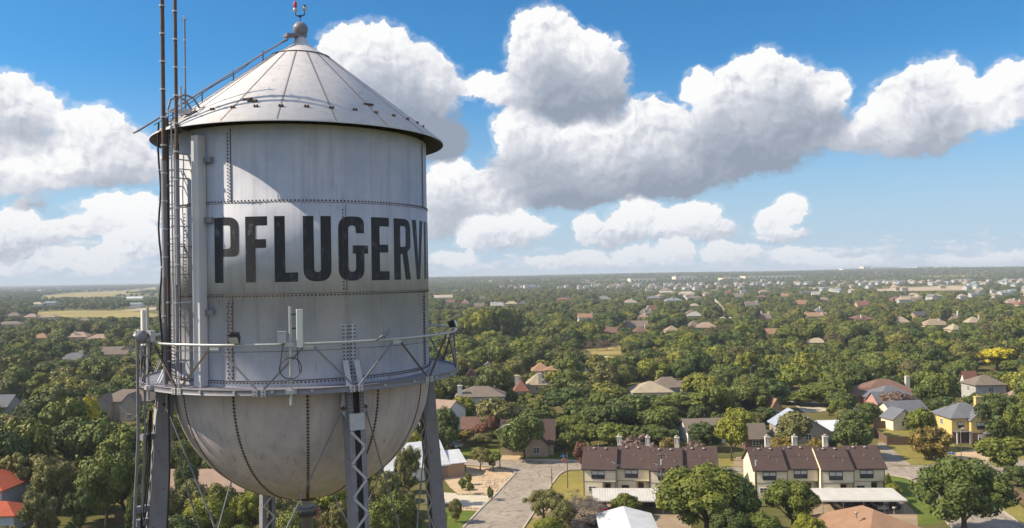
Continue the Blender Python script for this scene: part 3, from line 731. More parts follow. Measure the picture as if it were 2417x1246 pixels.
# flood lamps on the rail
def flood(px, black, label, tilt, z_off=.0, face=None, phi=None):
    a = phi if phi is not None else phi_at(px, RB-.03, ZR); t = thing('flood_lamp', label, 'lamp', Tw(tp(a, RB-.03, ZR+.03)), R(A0+a+90))
    mb = MB(); mb.tube([(0, 0, 0), (0, 0, .07)], .035, 8); mb.box((0, 0, .07), (.16, .06, .025)); mb.build('foot', ['steel_light'], t)
    rx = Matrix.Rotation(R(tilt), 3, 'X'); b = 'lamp_black' if black else 'panel_white'
    mb = MB()
    vs = [Vector(v) for v in ((-.14, -.1, .0), (.14, -.1, .0), (.14, -.1, .2), (-.14, -.1, .2), (-.09, .1, .05), (.09, .1, .05), (.09, .1, .17), (-.09, .1, .17))]
    mb.add([rx @ v+Vector((0, 0, .07)) for v in vs], [(3, 2, 1, 0), (4, 5, 6, 7), (0, 1, 5, 4), (1, 2, 6, 5), (2, 3, 7, 6), (3, 0, 4, 7)])
    for k in range(5): mb.box(rx @ Vector((-.1+.05*k, .02, .2))+Vector((0, 0, .07)), (.012, .16, .05), rx)
    mb.build('housing', [b], t)
    mb = MB(); mb.box(rx @ Vector((0, -.105, .1))+Vector((0, 0, .07)), (.24, .01, .17), rx); mb.build('lens', ['globe_grey'], t)
    return t
flood(557, True, 'black flood lamp on the near railing left of the panel antenna', 35)
flood(1071, True, 'black flood lamp at the right end of the railing', -20)
flood(0, True, 'black flood lamp behind the right edge of the tank', 25, phi=128)
flood(336, False, 'white flood lamp at the far left end of the railing', 45)

# pigeon on the rail
a = phi_at(908, RB-.03, ZR); simple('feather_grey', (.23, .22, .25), .7, .2, 0, .3, 20); simple('feather_dark', (.05, .05, .06), .7, .2)
t = thing('pigeon', 'grey pigeon perched on the railing right of the near leg', 'bird', Tw(tp(a, RB-.03, ZR+.034)), R(A0+a+90+12))
mb = MB()
prof = [(-.17, .02, .012), (-.13, .035, .03), (-.06, .07, .055), (.02, .105, .068), (.09, .14, .055), (.125, .175, .036), (.145, .205, .034), (.165, .215, .026), (.18, .212, .008)]
mb.tube([(x, 0, z) for x, z, r in prof][::1], [r for x, z, r in prof], 12); mb.build('body', ['feather_grey'], t)
mb = MB(); mb.add([(-.13, -.03, .05), (-.13, .03, .05), (-.29, .035, -.03), (-.29, -.035, -.03), (-.13, -.03, .03), (-.13, .03, .03), (-.29, .035, -.042), (-.29, -.035, -.042)], [(0, 1, 2, 3), (7, 6, 5, 4), (0, 4, 5, 1), (1, 5, 6, 2), (2, 6, 7, 3), (3, 7, 4, 0)]); mb.build('tail', ['feather_dark'], t)
mb = MB(); mb.tube([(.175, 0, .21), (.205, 0, .203)], [.009, .002], 6); mb.build('beak', ['feather_dark'], t)
for s_ in (-1, 1): mb = MB(); mb.tube([(.01, s_*.025, .05), (.02, s_*.025, 0)], .006, 5); mb.build('leg', ['lens_red'], t)

# ------------------------------------------------------------------ land
def sstep(a, b, x): t = min(1, max(0, (x-a)/(b-a))); return t*t*(3-2*t)
def hz(x, y):
    """height of the land: flat near the tower, swelling gently far out (more to the right)"""
    d = math.hypot(x, y); a = math.atan2(x, y)
    k = 20+10*sstep(-.5, .5, a)-16*sstep(-.12, -.42, a)
    return k*sstep(1500, 5200, d)+3.0*math.sin(a*23+d*.0007)*sstep(2500, 6000, d)+22*sstep(9000, 16000, d)*(.5+.5*math.sin(a*7+1.3))
def ground_mat():
    m, t, b = newmat('ground_grass')
    pos = t.new('ShaderNodeTexCoord').outputs['Object']
    n1 = t.noise(pos, 1/38., 5, .6); n2 = t.noise(pos, 1/4., 4, .65); n3 = t.noise(pos, 1/420., 4, .55)
    c = t.ramp(n1, [(.3, (.065, .075, .022)), (.47, (.105, .105, .032)), (.58, (.16, .14, .06)), (.7, (.10, .12, .03))])
    c = t.mix(t.smooth(n2, .4, .75, 0, .5), c, (.15, .125, .065, 1))
    far = t.smooth(t.vec('LENGTH', pos), 900, 2600)
    cf = t.ramp(n3, [(.32, (.05, .065, .022)), (.46, (.085, .095, .03)), (.56, (.17, .16, .055)), (.63, (.075, .085, .028)), (.75, (.20, .175, .085))])
    t.put(b.inputs['Base Color'], t.mix(far, c, cf)); b.inputs['Roughness'].default_value = .95; b.inputs['Specular IOR Level'].default_value = .05
ground_mat()
mb = MB(); NA = 144; rr = [0]+[12*1.155**i for i in range(55)]
rr = [r for r in rr if r < 26000]
for i, r in enumerate(rr):
    for k in range(NA):
        a = 2*math.pi*k/NA; x, y = r*math.sin(a), r*math.cos(a); mb.v.append((x, y, hz(x, y)))
for i in range(len(rr)-1):
    for k in range(NA):
        mb.f.append((i*NA+k, i*NA+(k+1) % NA, (i+1)*NA+(k+1) % NA, (i+1)*NA+k)[::-1]); mb.m.append(0); mb.s.append(True)
tag(mb.build('ground', ['ground_grass']), kind='structure')

def surf(name, c1, c2, sc, rough=.9, sc2=None, c3=None):
    m, t, b = newmat(name); pos = t.new('ShaderNodeTexCoord').outputs['Object']
    c = t.mix(t.smooth(t.noise(pos, sc, 5, .62), .34, .68), c4(c1), c4(c2))
    if c3: c = t.mix(t.smooth(t.noise(pos, sc2, 4, .6), .50, .68, 0, .85), c, c4(c3))
    t.put(b.inputs['Base Color'], c); b.inputs['Roughness'].default_value = rough; b.inputs['Specular IOR Level'].default_value = .1
    return m, t, b, c, pos
m, t, b, c, pos = surf('asphalt_worn', (.29, .25, .205), (.36, .31, .25), .22, .9, .9, (.19, .165, .14))
wv = t.vec('MULTIPLY_ADD', t.vec('SUBTRACT', t.noise(pos, .5, 3, .6, col=True), (.5, .5, .5)), (3, 3, 0), pos)
vo = t.new('ShaderNodeTexVoronoi', feature='DISTANCE_TO_EDGE', voronoi_dimensions='2D'); t.put(vo.inputs['Vector'], t.vec('MULTIPLY', wv, (.22, .12, 1))); vo.inputs['Scale'].default_value = 1.0
ck = t.math('MULTIPLY', t.smooth(vo.outputs['Distance'], .022, .008), t.smooth(t.noise(pos, .12, 2), .42, .55))
t.put(b.inputs['Base Color'], t.mix(t.math('MULTIPLY', ck, .7), c, (.07, .06, .055, 1)))
surf('concrete_pale', (.50, .44, .34), (.58, .52, .41), .5, .85, 3.0, (.44, .385, .30))
surf('kerb_concrete', (.40, .35, .29), (.48, .42, .35), 1.2)
surf('gravel_tan', (.46, .33, .20), (.55, .42, .28), .6, .95, 5.0, (.40, .31, .23))
surf('lawn_dry', (.21, .185, .05), (.27, .225, .07), .35, .95, 1.6, (.16, .16, .04))
surf('lawn_green', (.085, .13, .022), (.14, .175, .03), .35, .95, 1.5, (.17, .17, .045))
surf('dirt_lot', (.30, .225, .15), (.37, .29, .205), .3, .95, 1.8, (.25, .20, .14))
surf('field_gold', (.27, .225, .08), (.35, .28, .105), .012, .95, .05, (.22, .21, .075))
surf('field_bare', (.38, .31, .21), (.47, .38, .27), .02, .95, .07, (.30, .24, .15))

EXCL = []       # ground kept free of trees: (polygon, ) in plan
def inside(p, poly):
    x, y = p; c = False; n = len(poly)
    for i in range(n):
        x1, y1 = poly[i]; x2, y2 = poly[i-1]
        if (y1 > y) != (y2 > y) and x < (x2-x1)*(y-y1)/(y2-y1)+x1: c = not c
    return c
def sheet(name, pts, z, mat, excl=True, px=True, dist=False):
    w = [gp(p[0], p[1], 0) if px else Vector((p[0], p[1], 0)) for p in pts]
    poly = [(q.x, q.y) for q in w]
    if excl: EXCL.append(poly)
    mb = MB(); tri = tessellate_polygon([[Vector((x, y, 0)) for x, y in poly]])
    vs = [(x, y, z+hz(x, y)) for x, y in poly]
    for f in tri:
        a, b2, c2 = [Vector(vs[i]) for i in f]
        mb.f.append(f if (b2-a).cross(c2-a).z > 0 else f[::-1]); mb.m.append(0); mb.s.append(False)
    mb.v = vs
    return tag(mb.build(name, [mat]), kind='structure')
def kerb(pts, name='kerb', px=True):
    mb = MB(); w = [gp(p[0], p[1]) if px else Vector((p[0], p[1], 0)) for p in pts]
    for a, b2 in zip(w, w[1:]):
        mb.bar(Vector((a.x, a.y, .06)), Vector((b2.x, b2.y, .06)), .32, .17)
    return tag(mb.build(name, ['kerb_concrete']), kind='structure')
# streets
up_ = [(900,1076),(980,1079),(1075,1083),(1200,1086),(1330,1089),(1400,1092),(1560,1098),(1730,1103),(1900,1103),(2090,1101),(2150,1101),(2240,1097),(2330,1090),(2500,1080)]
dn_ = [(2500,1106),(2380,1112),(2300,1118),(2230,1130),(2165,1140),(2140,1128),(2090,1120),(1900,1121),(1730,1119),(1560,1113),(1400,1108),(1345,1109),(1318,1122),(1216,1119),(1203,1109),(1180,1104),(1075,1096),(980,1093),(900,1090)]
sheet('road', up_+dn_, .022, 'asphalt_worn')
sheet('road', [(1216,1119),(1318,1122),(1300,1146),(1290,1163),(1236,1246),(1190,1316),(1025,1320),(1093,1246),(1133,1203),(1167,1170)], .016, 'asphalt_worn')
sheet('road', [(2165,1140),(2230,1130),(2300,1160),(2390,1223),(2417,1241),(2520,1315),(2300,1315),(2240,1240),(2195,1170)], .012, 'asphalt_worn')
kerb([(1093,1246),(1133,1203),(1167,1170),(1214,1120),(1216,1115),(1203,1108),(1180,1103),(1075,1095),(980,1092)])
kerb([(1318,1122),(1300,1146),(1290,1163),(1236,1246),(1206,1292)])
kerb([(1318,1122),(1328,1115),(1345,1109),(1400,1108),(1560,1113),(1730,1119),(1900,1121),(2090,1120),(2140,1128),(2165,1140),(2195,1170),(2240,1240)])
kerb([(1230,1086),(1330,1089),(1400,1092),(1560,1098),(1690,1102)]); kerb([(2140,1101.5),(2240,1097),(2290,1093)]); kerb([(2300,1160),(2390,1223),(2417,1241),(2500,1300)])
sheet('sidewalk', [(1235,1083),(1330,1085.5),(1400,1088),(1400,1090.5),(1330,1088),(1235,1085.5)], .10, 'concrete_pale')
# yards, drives and beds
sheet('gravel_bed', [(1070,1098),(1180,1105),(1203,1110),(1214,1120),(1167,1168),(1082,1167),(1062,1150),(1040,1120)], .008, 'gravel_tan')
sheet('driveway', [(1020,1160),(1075,1164),(1082,1168),(1167,1170),(1140,1197),(1130,1198),(1095,1194),(1056,1190),(1000,1185)], .012, 'concrete_pale')
sheet('gravel_bed', [(1095,1195),(1138,1198),(1131,1206),(1085,1204)], .016, 'gravel_tan')
sheet('lawn', [(1040,1200),(1085,1205),(1130,1207),(1096,1243),(1060,1290),(980,1290)], .008, 'lawn_green')
sheet('lawn', [(1320,1123),(1345,1111),(1395,1110),(1392,1150),(1380,1186),(1284,1184),(1300,1148)], .006, 'lawn_dry')
sheet('lawn', [(1284,1186),(1330,1187),(1270,1225),(1255,1222)], .008, 'dirt_lot')
sheet('lawn', [(1240,1246),(1258,1224),(1345,1222),(1350,1260),(1210,1290)], .006, 'lawn_dry')
sheet('parking_lot', [(1340,1186),(1620,1172),(1640,1300),(1330,1300)], .010, 'dirt_lot')
sheet('driveway', [(1190,1060),(1222,1058),(1232,1086),(1182,1085)], .016, 'gravel_tan')
sheet('lawn', [(1060,1060),(1188,1056),(1182,1083),(1075,1081)], .008, 'lawn_green')
sheet('lawn', [(1226,1068),(1380,1064),(1400,1088),(1330,1085),(1236,1082)], .008, 'lawn_green')
sheet('lawn', [(1690,1082),(1745,1082),(1768,1100),(1690,1101)], .006, 'lawn_dry')
sheet('driveway', [(1738,1078),(1772,1076),(1768,1102),(1728,1101)], .012, 'dirt_lot')
sheet('lawn', [(1690,1121),(1770,1122),(1768,1160),(1700,1165)], .006, 'lawn_green')
sheet('lawn', [(2092,1121),(2138,1129),(2164,1142),(2185,1172),(2225,1235),(2120,1240),(2090,1170)], .006, 'lawn_green')
sheet('parking_lot', [(1920,1185),(2130,1180),(2165,1215),(2170,1300),(1920,1300)], .010, 'dirt_lot')
sheet('lawn', [(2066,1012),(2150,1008),(2160,1036),(2098,1038)], .006, 'lawn_dry')
sheet('lawn', [(2070,1040),(2250,1046),(2265,1070),(2240,1094),(2140,1097)], .004, 'lawn_dry')
sheet('driveway', [(2070,1046),(2086,1044),(2150,1097),(2092,1100)], .010, 'asphalt_worn')
sheet('driveway', [(2255,1068),(2300,1060),(2345,1062),(2330,1090),(2262,1095)], .010, 'gravel_tan')
sheet('lawn', [(2320,1075),(2417,1070),(2417,1086),(2335,1090)], .006, 'lawn_dry')
sheet('lawn', [(2300,1120),(2417,1113),(2417,1135),(2330,1140)], .006, 'lawn_dry')
sheet('lawn', [(2340,1168),(2372,1170),(2440,1215),(2470,1262),(2395,1222),(2325,1178)], .008, 'lawn_dry')
sheet('lawn', [(1990,952),(2052,950),(2060,985),(1990,988)], .006, 'lawn_green')
sheet('driveway', [(1862,925),(1900,915),(1915,935),(1880,942)], .012, 'concrete_pale')
sheet('driveway', [(1862,945),(1920,940),(1960,968),(1900,975)], .012, 'concrete_pale')
sheet('road', [(1672,708),(1690,706),(1722,745),(1730,752),(1700,752)], .03, 'concrete_pale')
sheet('field', [(1380,822),(1470,814),(1465,836),(1400,838)], .01, 'field_gold'); sheet('road', [(1410,842),(1440,840),(1432,852),(1412,851)], .02, 'concrete_pale')
# fields far out on the left, the bare ground beside the subdivision on the right
sheet('field', [(60,702),(180,692),(300,687),(372,680),(372,690),(300,696),(200,704),(110,705)], .15, 'field_gold')
sheet('field', [(70,737),(160,733),(300,733),(375,742),(375,748),(250,750),(130,748),(85,744)], .10, 'field_gold')
sheet('field', [(280,732),(372,724),(372,731),(320,734)], .14, 'field_bare')
sheet('field', [(2060,684),(2130,680),(2260,676),(2320,680),(2320,684),(2200,686),(2080,688)], .15, 'field_bare')
sheet('field', [(1040,690),(1092,686),(1096,692),(1060,694)], .1, 'field_gold')
for x0, x1, y0, y1 in ((1880,1990,681,684),(1120,1250,672,674),(1500,1640,664,666),(2150,2330,661,663),(60,200,686,689),(1750,1900,664,666.5),(1200,1330,657,658.5),(0,120,690,693)):
    sheet('field', [(x0, y1), (x1, y1-1.5), (x1-8, y0-1.5), (x0+12, y0)], .15, 'field_gold' if x0 % 20 else 'field_bare')

# ------------------------------------------------------------------ houses
def shingle(name, c, band=.22, metal=False):
    m, t, b = newmat(name); pos = t.new('ShaderNodeTexCoord').outputs['Object']
    n = t.noise(pos, .55, 5, .6); n2 = t.noise(pos, 6.0, 3, .7)
    f = t.math('MULTIPLY_ADD', t.math('SUBTRACT', n, .5), .55, 1.0); f = t.math('MULTIPLY_ADD', t.math('SUBTRACT', n2, .5), band*1.6, f)
    sz = t.new('ShaderNodeSeparateXYZ'); t.l.new(pos, sz.inputs[0])
    if metal: rib = t.math('FRACT', t.math('MULTIPLY', t.math('ADD', sz.outputs[0], sz.outputs[1]), 1.6)); f = t.math('MULTIPLY_ADD', t.smooth(rib, .12, .03), -.22, f)
    else: rib = t.math('FRACT', t.math('MULTIPLY', sz.outputs[2], 5.5)); f = t.math('MULTIPLY_ADD', t.smooth(rib, .25, .02), -.14, f)
    t.put(b.inputs['Base Color'], t.mix(1.0, c4(c), t.vec('SCALE', (1, 1, 1), f), 'MULTIPLY'))
    b.inputs['Roughness'].default_value = .42 if metal else .92; b.inputs['Specular IOR Level'].default_value = .4 if metal else .1
RC = {'brown': (.088, .060, .055), 'tan': (.30, .235, .165), 'beige': (.36, .305, .22), 'redbrown': (.185, .112, .09), 'red': (.22, .105, .08), 'orange': (.31, .19, .125), 'brightred': (.40, .105, .06),
      'grey': (.19, .185, .185), 'darkgrey': (.105, .105, .12), 'slate': (.15, .155, .175), 'bluegrey': (.22, .26, .27), 'cream': (.47, .40, .31), 'greybrown': (.19, .155, .13), 'pinktan': (.33, .24, .19), 'palegrey': (.33, .315, .29)}
for k, v in RC.items(): shingle('roof_'+k, v)
shingle('metal_white', (.62, .63, .64), .05, True); shingle('metal_blue', (.34, .385, .45), .05, True); shingle('metal_pale', (.56, .54, .49), .08, True)
def siding(name, c, brick=False):
    m, t, b = newmat(name); pos = t.new('ShaderNodeTexCoord').outputs['Object']
    sz = t.new('ShaderNodeSeparateXYZ'); t.l.new(pos, sz.inputs[0]); n = t.noise(pos, .8, 5, .6)
    f = t.math('MULTIPLY_ADD', t.math('SUBTRACT', n, .5), .32 if not brick else .6, 1.0)
    fr = t.math('FRACT', t.math('MULTIPLY', sz.outputs[2], 4.6 if not brick else 9.0)); f = t.math('MULTIPLY_ADD', t.smooth(fr, .22, .04), -.20, f)
    t.put(b.inputs['Base Color'], t.mix(1.0, c4(c), t.vec('SCALE', (1, 1, 1), f), 'MULTIPLY')); b.inputs['Roughness'].default_value = .8; b.inputs['Specular IOR Level'].default_value = .15
for k, v in {'cream': (.85, .74, .54), 'white': (.70, .69, .65), 'tan': (.45, .37, .28), 'grey': (.40, .40, .39), 'yellow': (.64, .49, .20), 'bluegrey': (.40, .45, .50), 'stone': (.36, .31, .26), 'pink': (.50, .27, .24), 'far': (.46, .45, .44), 'fartan': (.40, .345, .28)}.items(): siding('wall_'+k, v)
for k, v in {'redbrick': (.27, .115, .085), 'brownbrick': (.17, .105, .085), 'tanbrick': (.37, .25, .17)}.items(): siding('wall_'+k, v, True)
m, t, b = newmat('window_glass'); b.inputs['Base Color'].default_value = (.035, .045, .065, 1); b.inputs['Roughness'].default_value = .08; b.inputs['Specular IOR Level'].default_value = .8
simple('trim_dark', (.045, .045, .055), .5, .3); simple('trim_white', (.72, .71, .68), .5, .3, 0, .05); simple('door_dark', (.055, .03, .025), .5, .3); simple('chimney_white', (.66, .61, .52), .7, .2, 0, .08)
simple('vent_metal', (.42, .36, .30), .5, .4, .2); simple('post_grey', (.30, .31, .33), .5, .3); simple('wood_fence', (.17, .115, .08), .9, .1, 0, .35, 2.0, .1); simple('wood_pole', (.13, .095, .07), .9, .1, 0, .25, 3.0)

KEEP = []       # roofs to be left in view: x0, x1, y0, y1 (px), distance
LAND = []       # named landmarks for wording: (short name, px, py, distance)
def slab(mb, quad, th=.16, mi=0):
    q = [Vector(v) for v in quad]; mb.add(q+[v-Vector((0, 0, th)) for v in q], [(0, 1, 2, 3), (7, 6, 5, 4), (0, 4, 5, 1), (1, 5, 6, 2), (2, 6, 7, 3), (3, 7, 4, 0)], mi)
def mk_roof(kind, w, d, he, hr, ov, x=0, y=0):
    mb = MB(); X, Y = w/2+ov, d/2+ov
    if kind == 'gx':
        ze = he-ov*(hr-he)/(d/2)+.12
        slab(mb, [(x-X, y-Y, ze), (x+X, y-Y, ze), (x+X, y, hr+.12), (x-X, y, hr+.12)]); slab(mb, [(x+X, y+Y, ze), (x-X, y+Y, ze), (x-X, y, hr+.12), (x+X, y, hr+.12)])
    elif kind == 'gy':
        ze = he-ov*(hr-he)/(w/2)+.12
        slab(mb, [(x-X, y-Y, ze), (x, y-Y, hr+.12), (x, y+Y, hr+.12), (x-X, y+Y, ze)][::-1]); slab(mb, [(x+X, y+Y, ze), (x, y+Y, hr+.12), (x, y-Y, hr+.12), (x+X, y-Y, ze)][::-1])
    else:
        if w >= d: a, bb = (w-d)/2+.15, 0.0
        else: a, bb = 0.0, (d-w)/2+.15
        r0, r1 = ((x-a, y, hr), (x+a, y, hr)) if w >= d else ((x, y-bb, hr), (x, y+bb, hr))
        e = [(x-X, y-Y, he), (x+X, y-Y, he), (x+X, y+Y, he), (x-X, y+Y, he)]; lo = [(p[0], p[1], he-.17) for p in e]
        f = [(0, 1, 5, 4), (1, 2, 5), (2, 3, 4, 5), (3, 0, 4)] if w >= d else [(0, 1, 4), (1, 2, 5, 4), (2, 3, 5), (3, 0, 4, 5)]
        mb.add(e+[r0, r1]+lo, f+[(0, 6, 7, 1), (1, 7, 8, 2), (2, 8, 9, 3), (3, 9, 6, 0), (6, 9, 8, 7)])
    return mb
def mk_wall(kind, w, d, he, hr, x=0, y=0, z0=-.3):
    mb = MB(); X, Y = w/2, d/2
    base = [(x-X, y-Y), (x+X, y-Y), (x+X, y+Y), (x-X, y+Y)]
    vs = [(p[0], p[1], z0) for p in base]+[(p[0], p[1], he) for p in base]; f = [(0, 1, 5, 4), (1, 2, 6, 5), (2, 3, 7, 6), (3, 0, 4, 7), (3, 2, 1, 0)]
    if kind == 'gx': vs += [(x-X, y, hr), (x+X, y, hr)]; f += [(4, 8, 7), (6, 9, 5), (4, 5, 9, 8), (6, 7, 8, 9)]
    elif kind == 'gy': vs += [(x, y-Y, hr), (x, y+Y, hr)]; f += [(5, 8, 4), (7, 9, 6), (4, 8, 9, 7), (5, 6, 9, 8)]
    else: f += [(4, 5, 6, 7)]
    return mb.add(vs, f)
def window(root, c, face, w, h, frame='trim_white', mull=1, name='window'):
    """frame proud of the wall with the pane set in it"""
    ang = {'front': 0, 'right': 90, 'back': 180, 'left': -90}[face]; rot = Matrix.Rotation(R(ang), 3, 'Z'); c = Vector(c)
    mb = MB(); t_ = .09
    for cx, cz, sx, sz in ((0, h/2-t_/2, w, t_), (0, -h/2+t_/2, w, t_), (-w/2+t_/2, 0, t_, h-2*t_), (w/2-t_/2, 0, t_, h-2*t_)): mb.box(c+rot @ Vector((cx, -.04, cz)), (sx, .10, sz), rot)
    for k in range(mull): mb.box(c+rot @ Vector((-w/2+w*(k+1)/(mull+1), -.035, 0)), (t_, .08, h-2*t_), rot)
    mb.box(c+rot @ Vector((0, -.03, 0)), (w-2*t_, .05, .05), rot)
    f = mb.build(name, [frame], root)
    pb = MB(); pb.box(c+rot @ Vector((0, -.005, 0)), (w-t_, .02, h-t_), rot); pb.build('pane', ['window_glass'], f)
    if h > 1.38: bl = MB(); bl.box(c+rot @ Vector((0, -.018, h*.22)), (w-2.2*t_, .01, h*.42), rot); bl.build('blind', ['panel_white'], f)
    return f
def chimney(par, x, y, z0, z1, s=1.0, mat='chimney_white', cap=True):
    mb = MB(); mb.box((x, y, (z0+z1)/2), (s, s*.8, z1-z0)); mb.box((x, y, z1+.06), (s+.2, s*.8+.2, .12), mi=0)
    if cap:
        mb.lathe([(.16, z1+.12), (.16, z1+.4), (.26, z1+.4), (.26, z1+.52), (0, z1+.56)], 10, 1, c=(x, y))
    return mb.build('chimney', [mat, 'vent_metal'], par)

def house(label, short, px0, px1, py, hr, kind, roof, wall, yaw=0, depth=None, he=None, chim=(), wings=(), win=True, vis=None, trim='trim_white', name='house', w=None, vents=0, dist=None, cat='house', group=None):
    px = (px0+px1)/2; zz = 0.0
    for _ in range(4): P_ = gp(px, py, zz+hr); zz = hz(P_.x, P_.y)
    if dist: P_ = at(px, py, dist); zz = hz(P_.x, P_.y)
    D_ = P_.y
    w = w or (px1-px0)/F_PX*D_/max(.5, abs(math.cos(R(yaw)))); d = depth or min(13, max(8, w*.7)); he = he or (2.8 if hr <= 7.0 else 4.6 if hr < 7.9 else 5.6)
    t = thing(name, label, cat, (P_.x, P_.y, zz), R(yaw), group)
    if (w < d and kind == 'gx'): d = w*1.0
    mk_wall(kind, w, d, he, hr).build('wall', ['wall_'+wall if isinstance(wall, str) and 'wall_'+wall in MATS else wall], t)
    rf = mk_roof(kind, w, d, he, hr, .45).build('roof', [roof if roof in MATS else 'roof_'+roof], t)
    for i, wg in enumerate(wings):
        wx, wy, ww, wd, whe, whr, wk = wg[:7]; wr = wg[7] if len(wg) > 7 else roof; wl = wg[8] if len(wg) > 8 else wall
        mk_wall(wk, ww, wd, whe, whr, wx, wy).build('wing_wall', ['wall_'+wl], t)
        mk_roof(wk, ww, wd, whe, whr, .35, wx, wy).build('wing_roof', [wr if wr in MATS else 'roof_'+wr], t)
        if win and wk == 'gy': window(t, (wx, wy-wd/2, min(whe, 2.9)*.55), 'front', 1.4, 1.3, trim)
    for ch in chim:
        fx, fy, top = ch[:3]; chimney(rf, fx*w, fy*d, he-1.0, hr+top, ch[3] if len(ch) > 3 else 1.0, ch[4] if len(ch) > 4 else 'chimney_white')
    for k in range(vents):
        vx = -w*.3+w*.6*k/max(1, vents-1); mb = MB(); mb.lathe([(.1, hr-.9), (.1, hr-.1), (.28, hr-.1), (.22, hr+.08), (0, hr+.12)], 10, c=(vx, -d*.12)); mb.build('vent', ['vent_metal'], rf)
    if win:
        n = max(1, int(w/5))
        for s_ in range(1 if he < 4 else 2):
            z = 1.5+2.75*s_
            for k in range(n): window(t, (-w/2+w*(k+.5)/n, -d/2, z), 'front', 1.5, 1.35, trim)
            window(t, (-w/2, 0, z), 'left', 1.2, 1.35, trim)
    x0, y0, _ = project((P_.x-w*.42, P_.y, zz+hr)); x1, y1, _ = project((P_.x+w*.42, P_.y, zz+he-.2))
    if vis: KEEP.append((vis[0], vis[1], vis[2], vis[3], D_))
    else: KEEP.append((px0+(px1-px0)*.06, px1-(px1-px0)*.06, py-3, y1+2, D_))
    for dx in (-1,):
        c_, s__ = math.cos(R(yaw)), math.sin(R(yaw)); q = [(-w/2-2, -d/2-2), (w/2+2, -d/2-2), (w/2+2, d/2+2), (-w/2-2, d/2+2)]
        EXCL.append([(P_.x+x*c_-y*s__, P_.y+x*s__+y*c_) for x, y in q])
    LAND.append((short, px, py, D_))
    return t

H = house
